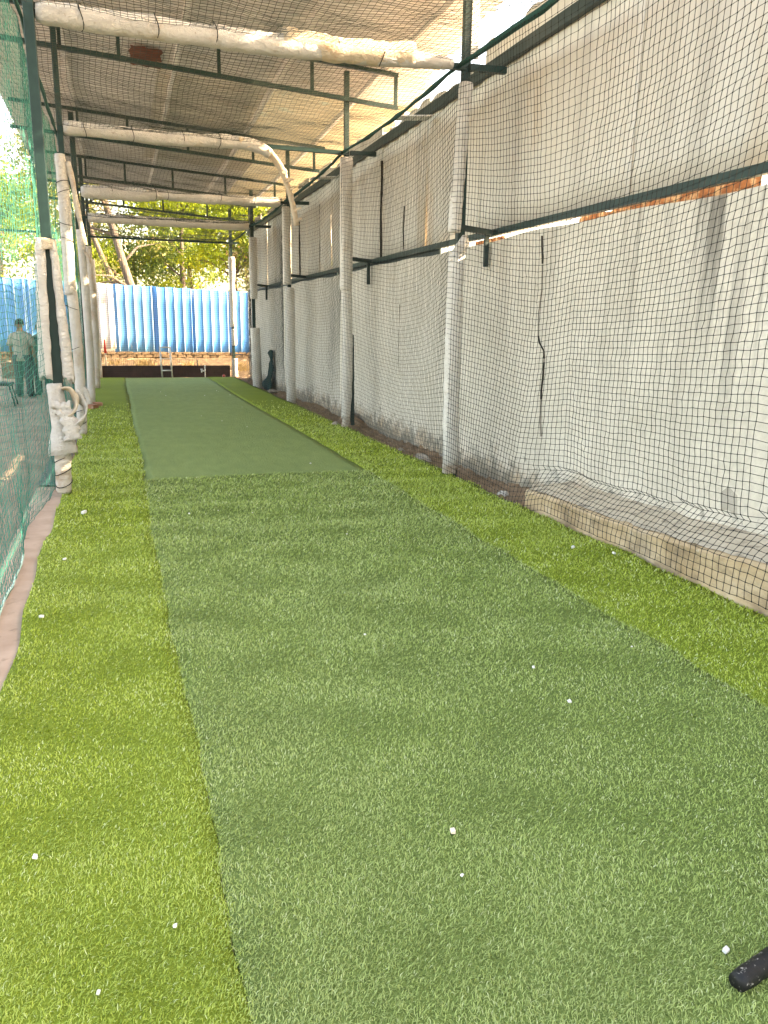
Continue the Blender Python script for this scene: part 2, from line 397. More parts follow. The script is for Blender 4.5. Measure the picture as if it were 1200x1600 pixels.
def carpet(name, x0, x1, y0, y1, base, amp, mat, label, nx=24, st=.07):
    ny = int((y1-y0)/st)+1; ys = np.linspace(y0, y1, ny)
    t = np.linspace(0, 1, nx); P = np.zeros((nx+2, ny+2, 3))
    ye = np.concatenate([[y0], ys, [y1]])
    X0 = x0(ye); X1 = x1(ye); te = np.concatenate([[0], t, [1]])
    P[..., 0] = X0[None]+(X1-X0)[None]*te[:, None]; P[..., 1] = ye[None]
    jag = .012*np.sin(P[..., 0]*21)+.008*np.sin(P[..., 0]*47)
    P[:, -2:, 1] += jag[:, -2:]
    P[..., 2] = mat_z(P[..., 0], P[..., 1], base, amp)
    P[0, :, 2] = P[-1, :, 2] = -.012; P[:, 0, 2] = P[:, -1, 2] = -.012
    o = MB().grid(P).build(name, mat, smooth=True); o.data.flip_normals()
    return tag(o, label, 'turf carpet', 'turf carpets of the practice pitch')
YSEAM = 7.45
carpet('turf_carpet', EDGE_L, lambda Y: LW(Y)+.0, -5.5, 22.35, .010, .9, M['turf_light'], 'light green turf strip beside the torn padded posts and left net', 10)
carpet('turf_carpet', lambda Y: RW(Y), EDGE_R, -5.5, 22.35, .010, .9, M['turf_light'], 'light green turf strip along the concrete wall and its ledge', 10)
carpet('turf_carpet', lambda Y: LW(Y)+.004, lambda Y: RW(Y)-.004, -5.5, YSEAM, .014, 1.0, M['turf_dark'], 'darker green shaggy turf mat filling the near half of the pitch', 30)
carpet('turf_carpet', lambda Y: LW(Y)+.004, lambda Y: RW(Y)-.004, YSEAM+.02, 22.35, .002, .15, M['turf_far'], 'smooth flat dull green mat running up to the stumps', 24, .25)

# ---- turf pile, real blades close by, thinning out with distance
def blades(n_try, region, base, amp, mat, dens, seed, ymax):
    r = np.random.default_rng(seed)
    x0, x1 = region
    y = r.uniform(.3, ymax, n_try); X0 = x0(y); X1 = x1(y); x = X0+(X1-X0)*r.uniform(0, 1, n_try)
    d = np.sqrt(x*x+y*y+CAM_H**2)
    area = np.mean(X1-X0)*(ymax-.3)
    want = dens*np.minimum(1, (2.0/d)**1.9)*np.clip((15.5-d)/5, 0, 1)
    fov = (x > -.19*y-.6) & (x < 1.08*y+.75) & (y > .5)
    want = np.where(fov, want, want*.12)
    keep = r.uniform(0, 1, n_try) < want*area/n_try
    x, y, d = x[keep], y[keep], d[keep]; n = len(x)
    ds = np.minimum(d, 9.5)
    L = .0150*np.maximum(1, (ds/3.2)**.75)*r.uniform(.6, 1.35, n); w = .00105*np.maximum(1, (ds/2.0)**.95)*r.uniform(.7, 1.3, n)
    clump = np.sin(x*9+2*np.sin(y*7))+np.sin(y*11+x*3)
    az = r.normal(.5, 1.15, n)+.5*clump; lean = r.uniform(.45, 1.4, n)
    bend = r.uniform(.1, .9, n)
    dx, dy = np.cos(az), np.sin(az)
    z0 = mat_z(x, y, base, amp)-.001
    p0 = np.stack([x, y, z0], 1)
    p1 = p0+np.stack([dx*np.sin(lean*.6), dy*np.sin(lean*.6), np.cos(lean*.6)], 1)*(L*.5)[:, None]
    l2 = np.minimum(lean+bend, 1.75); az2 = az+r.uniform(-.7, .7, n)
    p2 = p1+np.stack([np.cos(az2)*np.sin(l2), np.sin(az2)*np.sin(l2), np.cos(l2)], 1)*(L*.5)[:, None]
    a3 = r.uniform(0, np.pi, n)
    s = np.stack([np.cos(a3), np.sin(a3), np.zeros(n)], 1)*w[:, None]
    V = np.stack([p0-s, p0+s, p1-s*.9, p1+s*.9, p2], 1).reshape(-1, 3)
    i = np.arange(n)*5
    Q = np.stack([i, i+1, i+3, i+2], 1); T = np.stack([i+2, i+3, i+4], 1)
    tint = np.clip(r.normal(.5, .22, n)+.06*clump, 0, 1)
    tint = np.where(r.uniform(0, 1, n) < .03, 1.0, tint)
    o = np_mesh('turf_grass', V, [Q, T], mat, attr=np.repeat(tint, 5))
    return tag(o, kind='stuff')
blades(4500000, (EDGE_L, lambda Y: LW(Y)+.012), .010, .9, M['blade_light'], 44000, 3, 22.2)
blades(3000000, (lambda Y: RW(Y)-.012, EDGE_R), .010, .9, M['blade_light'], 44000, 4, 22.2)
blades(5000000, (LW, RW), .014, 1.0, M['blade_dark'], 44000, 5, YSEAM-.01)

# ------------------------------------------------------------------ right wall
wall = empty('concrete_wall', (3.6, 8, 0), 'long grey plastered concrete wall stained by rain streaks behind the wall-side net', 'wall')
ys = np.concatenate([[-6], np.arange(-5.5, 22.31, .12), [22.3]])
topz = 2.235 + .012*np.sin(ys*1.3)+.008*np.sin(ys*4.1)
zs = np.linspace(-.3, 1, 12)
zz = np.array([-.3, 0, .2, .5, .9, 1.3, 1.7, 2.0])
front = np.zeros((len(ys), len(zz)+2, 3)); back = 0
for i, Y in enumerate(ys):
    zc = list(zz)+[topz[i]]
    for j, Z in enumerate(zc):
        front[i, j] = (3.5+.006*math.sin(Y*1.1+Z)+.004*math.sin(Y*3.3-Z*2), Y, Z)
    front[i, -1] = (3.72, Y, topz[i]-.01)
b = MB(); b.grid(front)
b.add([(3.72, -6, -.3), (3.72, 22.3, -.3), (3.72, 22.3, 2.2), (3.72, -6, 2.2)], [(0, 1, 2, 3)])
b.add([(3.5, 22.302, -.3), (3.72, 22.302, -.3), (3.72, 22.302, 2.2), (3.5, 22.302, 2.2)], [(0, 1, 2, 3)])
b.build('plaster', M['wall'], wall)
# crack: a thin dark recessed strip with chipped edges
dark = M_simple('dark_crack', (.02, .018, .015), (.05, .045, .04), 20, .95, 0)
def ribbon(name, pts, w, x, mat, parent):
    vs = []; fs = []
    for i, (Y, Z) in enumerate(pts):
        ww = w*random.uniform(.5, 1.3)
        for sx in (x, x+.03):
            vs += [(sx, Y-ww/2, Z), (sx, Y+ww/2, Z)]
    for i in range(len(pts)-1):
        a = i*4; fs += [(a, a+1, a+5, a+4), (a, a+4, a+6, a+2), (a+1, a+3, a+7, a+5)]
    return MB().add(vs, fs).build(name, mat, parent)
hair = M_simple('hairline_crack', (.26, .235, .20), (.34, .31, .27), 20, .95, 0)
ribbon('crack', [(6.30, 2.19), (6.29, 2.1), (6.27, 2.02), (6.265, 1.96)], .018, 3.488, dark, wall)
ribbon('crack', [(6.265, 1.95), (6.25, 1.75), (6.285, 1.55), (6.27, 1.36)], .005, 3.488, hair, wall)
ribbon('crack', [(6.27, 1.36), (6.24, 1.30), (6.16, 1.235), (6.145, 1.17)], .009, 3.488, dark, wall)
ribbon('crack', [(6.145, 1.14), (6.15, 1.0), (6.165, .9), (6.16, .82)], .006, 3.488, dark, wall)
ribbon('crack', [(6.145, 1.17), (6.145, 1.14)], .005, 3.488, hair, wall)
ribbon('crack', [(6.16, .82), (6.15, .62), (6.12, .5)], .004, 3.488, hair, wall)
ribbon('crack', [(9.9, 1.7), (9.92, 1.2), (9.9, .9)], .004, 3.489, hair, wall)
# broken-out patch near the ledge
b = MB(); pts = [(3.72, .33), (3.80, .36), (3.86, .34), (3.88, .45), (3.82, .50), (3.74, .46)]
b.add([(3.489, y, z) for y, z in pts]+[(3.52, y, z) for y, z in pts], [tuple(range(6))]+[(i, (i+1) % 6, 6+(i+1) % 6, 6+i) for i in range(6)])
b.build('broken_patch', M_simple('bare_render', (.36, .33, .28), (.5, .46, .40), 9, .95, .6, .02), wall)

# low ledge in front of the wall
led = MB(); ys = np.arange(-6, 5.69, .10); prof = np.zeros((len(ys), 7, 3))
for i, Y in enumerate(ys):
    zt = float(np.interp(Y, [0, 3, 4.1, 5.6], [.33, .265, .185, .15]))
    j = rng.uniform(-.006, .006)
    wv = .015*math.sin(Y*1.7)+.008*math.sin(Y*5)
    prof[i] = [(3.09+wv*.6, Y, -.3), (3.085+wv, Y, -.02), (3.09+wv+j, Y, zt*.55), (3.082+wv+j, Y, zt-.02+j*.5), (3.10+wv+j, Y, zt), (3.14, Y, zt+.003+j), (3.14, Y, zt-.05)]
led.grid(prof); e = len(led.v)-7; led.add([led.v[e+k] for k in range(7)]+[(3.51, ys[-1], -.3)], [(0, 1, 2, 3, 4, 5, 6, 7)])
led_e = empty('concrete_ledge', (3.1, 4, 0), 'low brown-stained concrete ledge at the foot of the wall, draped with net', 'ledge')
led.build('face', M['ledge'], led_e)
P = np.zeros((len(ys), 5, 3))
for i in range(len(ys)):
    for j in range(5): P[i, j] = (prof[i, 4, 0]+.01+(3.515-prof[i, 4, 0]-.01)*j/4, ys[i], prof[i, 4, 2]+.004+.012*j+rng.uniform(-.004, .006))
MB().grid(P).build('mortar_top', M_simple('dusty_mortar', (.50, .42, .32), (.66, .57, .45), 5, .95, .5, .012, dirt=(.24, .20, .155), dscale=7, dth=(.54, .68)), led_e, smooth=True)

# sheet cladding above the wall
clad = empty('sheet_cladding', (3.5, 8, 2.3), 'tall weathered white sheets fixed above the concrete wall on green rails', 'cladding')
seams = [-6, -4.2, -2.4, -.5, 1.4, 3.2, 5.2, 7.72, 9.25, 9.98, 10.92, 11.9, 12.75, 13.6, 14.4, 15.25, 16.1, 16.95, 17.8, 18.7, 19.6, 20.5, 21.4, 22.3]
tops = {}
for i in range(len(seams)-1):
    a, c = seams[i], seams[i+1]
    n = max(8, int((c-a)/.07)); P = np.zeros((n+1, 8, 3))
    top = random.choice([3.93, 3.97, 4.02, 4.08])
    tilt = random.uniform(-.012, .012); ph = random.uniform(0, 6); amp = .004 if c < 8.5 else (.010 if c < 12 else .022)
    gap = -.03
    off = .012*(i % 2)+random.uniform(0, .004)
    for k in range(n+1):
        y = a+gap/2+(c-a-gap)*k/n
        for q in range(8):
            z = 2.345+(top-2.345)*q/7
            x = 3.565+off+tilt*(z-3)+amp*math.sin(y*2*math.pi/.42+ph)+amp*.5*math.sin(y*17+z*2)
            P[k, q] = (x, y+.03*tilt*(z-3)*20*.2, z + (.03*math.sin(math.floor(y*2.3)*9+ph)+.012*math.sin(y*15) if q == 7 and c < 10 else 0))
    o = MB().grid(P).build('sheet', M['clad'], clad, smooth=True)
    sm = o.modifiers.new('thickness', 'SOLIDIFY'); sm.thickness = .008; sm.offset = 1
for Y_, za, zb, w in ((10.92, 2.35, 3.6, .028), (9.98, 2.38, 2.9, .006), (12.75, 2.36, 3.5, .010), (14.4, 2.36, 3.5, .022), (16.1, 2.36, 3.4, .012), (17.8, 2.36, 3.3, .014)):
    ribbon('sheet_gap', [(Y_+.012*math.sin(q_*1.3+Y_), za+(zb-za)*q_/6) for q_ in range(7)], w, 3.548, dark, clad)
MB().bar((3.53, -6, 3.815), (3.53, 22.3, 3.815), .05, .10).build('top_rail', M['black_iron'], clad)
MB().bar((3.53, -6, 2.315), (3.53, 22.3, 2.315), .05, .06).build('bottom_rail', M['green'], clad)
b = MB()          # flashing that closes the gap further along
for a, c in ((8.75, 13.2), (13.25, 17.9), (18.0, 22.3)): b.box(3.56, 3.575, a, c, 2.19, 2.30)
b.build('flashing', M['black_iron'], clad)
# rusted strip seen in the open gap
rp = MB(); yy = np.linspace(4.02, 6.0, 28)
vs = []
for y in yy:
    t = (y-4.02)/1.98
    vs += [(3.66, y, 2.205), (3.66, y, 2.33-.05*max(0, t-.55)+.010*math.sin(y*11)+.008*math.sin(y*29))]
rp.add(vs, [(2*i, 2*i+2, 2*i+3, 2*i+1) for i in range(27)])
rp.build('rusted_strip', M['rust'], clad)
MB().box(3.655, 3.67, 7.35, 8.0, 2.2, 2.30).build('rusted_strip', M['rust'], clad)
# brackets carrying the lower rail
for Y in (7.2, 11.05, 19.2):
    br = MB(); br.bar((3.12, Y-.02, 2.33), (3.49, Y+.1, 2.315), .045, .05); br.bar((3.46, Y+.12, 2.29), (3.46, Y+.12, 2.0), .04)
    br.build('bracket', M['black_iron'], clad)
br = MB(); br.bar((3.1, 15.1, 2.33), (3.49, 15.3, 2.315), .05, .05); br.build('bracket', M['black_iron'], clad)
# intermediate flat arms between the rope and the top rail
for Y, mt in ((9.0, M['galv']), (12.95, M['galv'])):
    br = MB(); br.add([(3.06, Y-.12, 3.66), (3.06, Y+.10, 3.66), (3.50, Y+.10, 3.70), (3.50, Y-.12, 3.70), (3.06, Y-.12, 3.672), (3.06, Y+.10, 3.672), (3.50, Y+.10, 3.712), (3.50, Y-.12, 3.712)],
        [(0, 3, 2, 1), (4, 5, 6, 7), (0, 1, 5, 4), (1, 2, 6, 5), (2, 3, 7, 6), (3, 0, 4, 7)])
    br.build('flat_arm', mt, clad)

# ------------------------------------------------------------------ roof
roof = empty('shed_roof', (1.4, 9, 4.9), 'low sloping corrugated roof of old grey and yellowed sheets over the pitch', 'roof')
y = 4.5; row = 0
while y < 23.0:
    y1 = min(y+1.02, 23.1)
    if y < 11.3 < y1: pass
    for col, (xa, xb) in enumerate(((-1.55, .80), (.74, 4.18))):
        mt = M['roof_grey']
        xe = xb
        if col == 1:
            if 12.3 < y < 16.0: mt = M['roof_tan']
            elif random.random() < .35: mt = M['roof_tan']
            xe = xb + random.choice([-.06, 0, .04, .08]) + float(np.interp(y, [9.2, 11, 14.5], [0, .35, .6]))
            if 5.2 < y < 7.2: xe = 3.55+.2*(y-5.2)
            if 7.2 <= y < 8.2: xe = 3.95
        segs = [(xa, xe, mt)]
        if col == 1 and 12.6 < y:
            ysp = 2.48 if y < 16.8 else 2.95
            segs = [(xa, ysp, mt), (ysp-.06, xe, M['roof_yellow'])]
        for si, (p, q, mm) in enumerate(segs):
            nn = 63; nx = 5; P = np.zeros((nx, nn+1, 3)); at = []
            for i in range(nx):
                X = p+(q-p)*i/(nx-1)
                for k in range(nn+1):
                    Y = y+(y1-y+.05)*k/nn
                    jag = (.04*math.sin(math.floor(Y*4.1)*5.3+row)+.05*math.sin(math.floor(Y*1.7)*3.1)) if (i == nx-1 and q > 3.3) else 0
                    tph = (Y/.204) % 1.0
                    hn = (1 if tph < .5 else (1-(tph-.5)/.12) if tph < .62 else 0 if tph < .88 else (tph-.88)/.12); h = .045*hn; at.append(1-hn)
                    P[i, k] = (X+jag, Y, roofz(Y, X)+h+.008*(row % 2)+.006*si+.012*col+random.uniform(0, .004))
            ii = np.arange(nx*(nn+1)).reshape(nx, nn+1)
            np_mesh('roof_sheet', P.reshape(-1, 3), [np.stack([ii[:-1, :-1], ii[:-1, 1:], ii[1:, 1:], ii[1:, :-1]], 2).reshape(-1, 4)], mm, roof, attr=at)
    y = y1; row += 1
for X, mt in ((-.43, 'galv'), (1.0, 'galv'), (2.40, 'galv'), (3.62, 'galv')):
    b = MB(); ys = np.linspace(4.45, 23.05, 16)
    for i in range(15): b.bar((X, ys[i], zu(ys[i], X)+.075), (X, ys[i+1], zu(ys[i+1], X)+.075), .05, .075)
    b.build('purlin', M[mt], roof)
# rusted patch hanging under the sheets
P = np.zeros((8, 8, 3))
for i in range(8):
    for k in range(8):
        X = .41+.41*i/7; Y = 12.0+.75*k/7
        P[i, k] = (X+.02*math.sin(k*2.1)*(i in (0, 7)), Y+.03*math.sin(i*1.9)*(k in (0, 7)), roofz(Y, X)-.02+.004*math.sin(k*3))
MB().grid(P).build('rust_patch', M['roof_rust'], roof)

# ------------------------------------------------------------------ frames: trusses
def wobble_path(x0, x1, Y, z, n=40, sag=.0, seed=0, r=.08, lump=.10):
    rs = np.random.default_rng(seed); pts = []; rad = []
    lo = rs.uniform(-1, 1, n+1); lo = np.convolve(np.pad(lo, 3, 'edge'), np.ones(7)/7, 'valid')
    for i in range(n+1):
        t = i/n; X = x0+(x1-x0)*t
        pts.append((X, Y+.01*lo[i], z+.025*lo[i]-sag*4*t*(1-t))); rad.append(r*(1+lump*2*lo[(i*3) % n]))
    return pts, rad
def pad_ends(rad, k=.55): rad[0] *= k; rad[-1] *= k; return rad
tr_labels = [
    'nearest roof truss, its tie bar in a thick yellowed white foam pad',
    'second roof truss, with its foam pad torn loose and bent down at the wall end',
    'third roof truss, whose lumpy white pad spans the whole lane under the roof',
    'fourth roof truss with a straight pale pad in front of the trees',
    'farthest roof truss, a bare green bar crossing above the blue fence']
for k, (Y, z) in enumerate(zip(FR, CH)):
    t = empty('roof_truss', (1.3, Y, z), tr_labels[k], 'roof truss', 'trusses across the lane')
    MB().bar((-.50, Y, z), (3.10, Y, z-.005), .05).build('tie_bar', M['green'], t)
    MB().bar((3.14, Y, z), (3.50 if k < 4 else 3.3, Y, z+.01), .055).build('wall_arm', M['green'], t)
    for nm, dz in (('top_bar', 0.0), ('lower_bar', -.40)):
        xr = 3.8
        MB().bar((-1.4 if k != 0 else -1.3, Y+.0, zu(Y, -1.4)+dz), (xr, Y, zu(Y, xr)+dz), .05).build(nm, M['green'], t)
    for i, X in enumerate((-.42 if k else -.3, .24, 1.43, 2.62, 3.77)):
        if k >= 2: X = (-.38, .40, 1.38, 2.5, 3.6)[i]
        MB().bar((X, Y, zu(Y, X)-.025), (X, Y, zu(Y, X)-.375), .042, .042, (0, 1, 0)).build('web', M['green'], t)
    if k == 0:
        pts, rad = wobble_path(-.42, 2.97, Y-.02, z+.015, 60, .03, 3, .085, .10)
        for i in range(61):
            if i > 45: rad[i] *= 1-.028*(i-45)
        p = MB().tube(pts, pad_ends(rad, .8), 14, True, .03, 1)
        p.build('foam_pad', M['wrap'], t, smooth=True)
        pts, rad = wobble_path(1.45, 2.6, Y-.02, z+.025, 26, .02, 9, .093, .06)
        MB().tube(pts, rad, 14, True, .05, 2).build('foam_pad', M['wraporange'], t, smooth=True)
    if k == 1:
        path = [(-.44, z+.01), (-.1, z+.01), (.3, z), (.8, z-.015), (1.2, z), (1.55, z+.015), (1.85, z+.0), (2.05, z-.08), (2.2, z-.25), (2.29, z-.5), (2.35, z-.72), (2.39, z-.96)]
        # resample
        px = np.array(path); s = np.concatenate([[0], np.cumsum(np.hypot(*np.diff(px, axis=0).T))]); ss = np.linspace(0, s[-1], 56)
        X = np.interp(ss, s, px[:, 0]); Z = np.interp(ss, s, px[:, 1])
        for _ in range(3):
            X[1:-1] = (X[:-2]+2*X[1:-1]+X[2:])/4; Z[1:-1] = (Z[:-2]+2*Z[1:-1]+Z[2:])/4
        cut = 40
        rad = [.082*(1+.05*math.sin(i*.9)) * (1 if i < 34 else max(.6, 1-.03*(i-34))) for i in range(56)]
        MB().tube([(x, Y-.02, zz_) for x, zz_ in zip(X[:cut+1], Z[:cut+1])], rad[:cut+1], 12, True, .04, 4).build('foam_pad', M['wrap'], t, smooth=True)
        MB().tube([(x, Y-.02, zz_) for x, zz_ in zip(X[cut-1:], Z[cut-1:])], [r*1.02 for r in rad[cut-1:]], 12, True, .16, 5, .7).build('torn_pad', M['wraporange'], t, smooth=True)
        for i in range(cut-6, 55, 2):
            b = MB()
            d = Vector((random.uniform(-.1, .1), random.uniform(-.08, .0), random.uniform(-.06, .05)))
            c0 = Vector((X[i], Y-.03, Z[i])); b.add([c0+Vector((.03, -.06, .03)), c0+Vector((-.03, -.06, -.03)), c0+d*1.1+Vector((0, -.03, 0)), c0+d*.7+Vector((.03, -.02, .03))], [(0, 1, 2, 3)]); b.build('torn_flap', M['wraporange'], t)
    if k == 2:
        pts, rad = wobble_path(-.40, 2.96, Y-.02, z-.02, 60, .0, 12, .088, .10)
        rad = [r*(1.25 if i < 22 else .88 if i < 32 else .95) for i, r in enumerate(rad)]
        MB().tube(pts, pad_ends(rad, .7), 12, True, .03, 6).build('foam_pad', M['wrap'], t, smooth=True)
    for X in {0: (-.1, .45, .9, 1.9, 2.3), 1: (-.2, .35, .95, 1.4), 2: (.1, .8, 1.0, 1.9, 2.5), 3: (.5, 1.4, 2.2)}.get(k, ()):
        rr = .092 if k != 2 else (.112 if X < 1 else .095)
        MB().tube([(X+.015*math.sin(a*2+X), Y-.02+rr*math.cos(a), z+.005+rr*math.sin(a)) for a in np.linspace(0, 2*math.pi, 17)], .004, 4, False).build('tie_cord', M['net_dark'], t)
    if k == 3:
        pts, rad = wobble_path(-.40, 2.98, Y-.02, z-.01, 30, .0, 14, .095, .02)
        MB().tube(pts, rad, 12, True, .01, 7).build('foam_pad', M['wrap'], t, smooth=True)

# ------------------------------------------------------------------ frames: posts
def post_pole(parent, X, Y, z1, w=.06, mat='green'):
    MB().bar((X, Y, -.05), (X, Y, z1), w, w, (0, 1, 0)).build('pole', M[mat], parent, bevel=.004)
def wrap(parent, X, Y, z0, z1, r, seed, mat='wrap', n=26, lean=0.0, lump=.07, bow=.0, name='foam_pad', flat=1.0):
    rs = np.random.default_rng(seed); lo = rs.uniform(-1, 1, n+1); lo = np.convolve(np.pad(lo, 2, 'edge'), np.ones(5)/5, 'valid')
    pts = []; rad = []
    for i in range(n+1):
        t = i/n; pts.append((X+lean*t+bow*4*t*(1-t)+.006*lo[i], Y-.01+.006*lo[-1-i], z0+(z1-z0)*t)); rad.append(r*(1+lump*lo[i]*1.5+(.03 if i % 5 == 0 else 0)))
    rad[0] *= .92; rad[-1] *= .94
    o = MB().tube(pts, rad, 12, True, .035, seed, flat).build(name, M[mat], parent, smooth=True)
    return o
def ties(parent, X, Y, zs, r):
    for z in zs:
        pts = [(X+math.cos(a)*r*1.02, Y-.01+math.sin(a)*r*1.02, z+.03*math.sin(a+z*7)) for a in np.linspace(0, 2*math.pi, 15)]
        MB().tube(pts, .004, 4, False).build('tie_cord', M['net_dark'], parent)
GP = 'padded posts carrying the nets'
# wall side
PX = 3.10
p = empty('net_post', (PX, 7.2, 0), 'nearest wall-side post with two white pads and its dark pole showing in the gap between', 'post', GP)
post_pole(p, PX+.03, 7.2, zu(7.2, PX)-.05, .07)
wrap(p, PX-.01, 7.17, .10, 2.10, .078, 21, 'wrapwhite', lean=-.0, bow=-.015)
wrap(p, PX-.02, 7.17, .0, .13, .07, 22, 'wrapdirty', n=8)
wrap(p, PX-.055, 7.16, 2.28, 3.55, .062, 23, 'wrapwhite', lean=.07)
MB().box(PX+.055, PX+.125, 7.15, 7.18, 3.76, 4.75).build('pale_sheet_strip', M['clad'], p)
b = MB(); b.tube([(PX-.03, 7.15, 2.08), (PX+.0, 7.12, 2.14), (PX+.04, 7.12, 2.2), (PX+.05, 7.13, 2.25)], [.05, .06, .05, .03], 8, True, .25, 3); b.build('torn_flap', M['wrap'], p, smooth=True)
p = empty('net_post', (PX, 11.05, 0), 'second wall-side post, padded in white from the ground almost to the truss', 'post', GP)
post_pole(p, PX, 11.05, zu(11, PX)-.05, .065)
wrap(p, PX-.01, 11.03, 1.9, 3.62, .088, 24, 'wrapwhite')
wrap(p, PX-.005, 11.03, .12, 1.93, .072, 25, 'wrapwhite', bow=.02)
wrap(p, PX-.03, 11.02, -.02, .16, .055, 26, 'wrapdirty', n=8, lean=.03)
b = MB(); b.bar((PX+.10, 11.05, .02), (PX+.085, 11.05, 1.3), .05, .05, (0, 1, 0)); b.build('loose_net_fold', M['black_iron'], p)
p = empty('net_post', (PX, 15.0, 0), 'third wall-side post, its padding split where the low bracket joins', 'post', GP)
post_pole(p, PX+.015, 15.0, zu(15, PX)-.05, .065)
wrap(p, PX+.02, 14.98, -.02, 2.1, .09, 27, 'wrapwhite')
wrap(p, PX-.035, 14.97, 2.15, 3.5, .075, 28, 'wrapwhite')
p = empty('net_post', (PX, 18.9, 0), 'fourth wall-side post with bare green pole below its upper pad', 'post', GP)
post_pole(p, PX-.02, 18.9, zu(18.8, PX)-.2, .075)
wrap(p, PX-.01, 18.88, 2.0, 3.35, .09, 29, 'wrapwhite')
wrap(p, PX+.03, 18.88, -.05, 1.35, .11, 30, 'wrapwhite', lean=-.03)
p = empty('net_post', (PX, 22.6, 0), 'thin far corner post before the blue fence, pad ending in a green band', 'post', GP)
post_pole(p, PX, 22.6, zu(22.6, PX)-.1, .075)
wrap(p, PX+.01, 22.57, 1.35, 3.2, .085, 31, 'wrapwhite', lump=.16)
wrap(p, PX+.02, 22.57, .85, 1.3, .07, 32, 'wrapwhite')
wrap(p, PX+.02, 22.57, .0, .5, .08, 33, 'wrapwhite')
# net side
LX = -.48
p = empty('net_post', (LX, 7.1, 0), 'nearest net-side post with white foam peeled open around the green pole and torn loops below', 'post', GP)
post_pole(p, LX+.01, 7.1, 5.0, .075)
# splayed sheet: two curled halves with the pole bare between them
def half(sign, z0, z1, spread, name, seed, mat='wrap'):
    rs = np.random.default_rng(seed); n = 22; m_ = 9; P = np.zeros((n+1, m_, 3))
    for i in range(n+1):
        t = i/n; z = z0+(z1-z0)*t; op = .018+spread*(1-t)**.8*(1 if t < .93 else .3)
        for j in range(m_):
            u = j/(m_-1); a = math.pi*(.5+.5*u)
            wdt = (.052+.035*(1-t))
            x = sign*(op+wdt*math.sin(u*math.pi*.62)); yv = -.055+.10*u*u-.02*math.sin(u*3)
            P[i, j] = (LX+.01+x+rs.uniform(-.004, .004), 7.08+yv+rs.uniform(-.004, .004), z+(rs.uniform(-.03, .03) if i in (0, n) or j == m_-1 else 0))
    o = MB().grid(P).build(name, M[mat], p, smooth=True)
    s = o.modifiers.new('thick', 'SOLIDIFY'); s.thickness = .018
    return o
half(-1, .98, 2.03, .018, 'peeled_pad', 41); half(1, .95, 2.03, .03, 'peeled_pad', 42)
wrap(p, LX+.005, 7.08, 1.98, 2.05, .075, 40, 'wraporange', n=6)
wrap(p, LX+.015, 7.06, .38, .93, .066, 43, 'wrap', n=16, lean=-.03)
wrap(p, LX-.005, 7.06, .02, .46, .062, 44, 'wrapdirty', n=16, lean=.01)
# skirt of the lower pad
b = MB(); P = np.zeros((17, 5, 3))
for i in range(17):
    a = 2*math.pi*i/16
    for j in range(5):
        r = .062+.014*j+.008*math.sin(i*2.3); P[i, j] = (LX+.01+math.cos(a)*r, 7.05+math.sin(a)*r*.8, .60-.055*j-(.045*random.random() if j == 4 else 0))
b.grid(P); b.build('torn_skirt', M['wrap'], p, smooth=True).modifiers.new('t', 'SOLIDIFY').thickness = .01
# hanging loops of foam sheet
def strip(pts, wv, w, name, mat, nseg=24, thick=.012):
    pts = [Vector(q) for q in pts]; n = len(pts); P = np.zeros((nseg+1, 4, 3))
    pa = np.array([tuple(q) for q in pts]); s = np.linspace(0, 1, n); t = np.linspace(0, 1, nseg+1)
    C3 = np.stack([np.interp(t, s, pa[:, i]) for i in range(3)], 1)
    for _ in range(4): C3[1:-1] = (C3[:-2]+2*C3[1:-1]+C3[2:])/4
    wv = Vector(wv).normalized()
    for i in range(nseg+1):
        ww = w*(1+.18*math.sin(i*.9))
        for j in range(4):
            o = (j/3-.5)*ww; P[i, j] = C3[i]+np.array(wv)*o+np.array((0, -.012*math.sin(j/3*math.pi), 0))
    o = MB().grid(P).build(name, M[mat], p, smooth=True); o.modifiers.new('t', 'SOLIDIFY').thickness = thick
    return o
strip([(LX+.04, 7.02, .90), (LX+.11, 6.99, .90), (LX+.16, 6.98, .80), (LX+.13, 6.97, .70), (LX+.04, 6.98, .64), (LX-.01, 7.0, .72)], (.35, -.8, .2), .10, 'foam_loop', 'wraporange')
strip([(LX+.15, 6.99, .86), (LX+.22, 6.98, .76), (LX+.22, 6.97, .66), (LX+.12, 6.96, .56), (LX+.05, 6.98, .60)], (.2, -.7, .7), .11, 'foam_loop', 'wrap')
strip([(LX+.05, 6.97, .72), (LX+.09, 6.95, .60), (LX+.10, 6.95, .48)], (1, .1, .1), .12, 'foam_loop', 'wrap')
strip([(LX-.05, 6.99, .78), (LX+.03, 6.97, .74), (LX+.10, 6.97, .76)], (0, -.1, 1), .07, 'foam_loop', 'wrap')
ties(p, LX+.0, 7.06, [.1, .2, .3, .68, .76], .064)

p = empty('net_post', (LX, 10.95, 0), 'second net-side post, padded white from the ground up with black cord ties', 'post', GP)
post_pole(p, LX, 10.95, zu(10.9, LX)-.03, .065)
wrap(p, LX-.02, 10.93, 1.75, 3.38, .068, 51, lean=-.0, bow=.01)
wrap(p, LX+.0, 10.93, .0, 1.8, .062, 52, bow=.02)
strip([(LX+.06, 10.9, 3.3), (LX+.11, 10.9, 3.05), (LX+.12, 10.9, 2.85), (LX+.16, 10.9, 2.6), (LX+.19, 10.9, 2.35)], (1, .1, .1), .05, 'torn_flap', 'wrapdirty', 16)
strip([(LX+.05, 10.9, .62), (LX+.1, 10.88, .5), (LX+.12, 10.88, .4)], (1, 0, .2), .06, 'torn_flap', 'wrap', 8)
ties(p, LX-.015, 10.93, [3.05, 2.95, 2.6, 2.4, 1.6, 1.1, .5, .3, .15], .079)
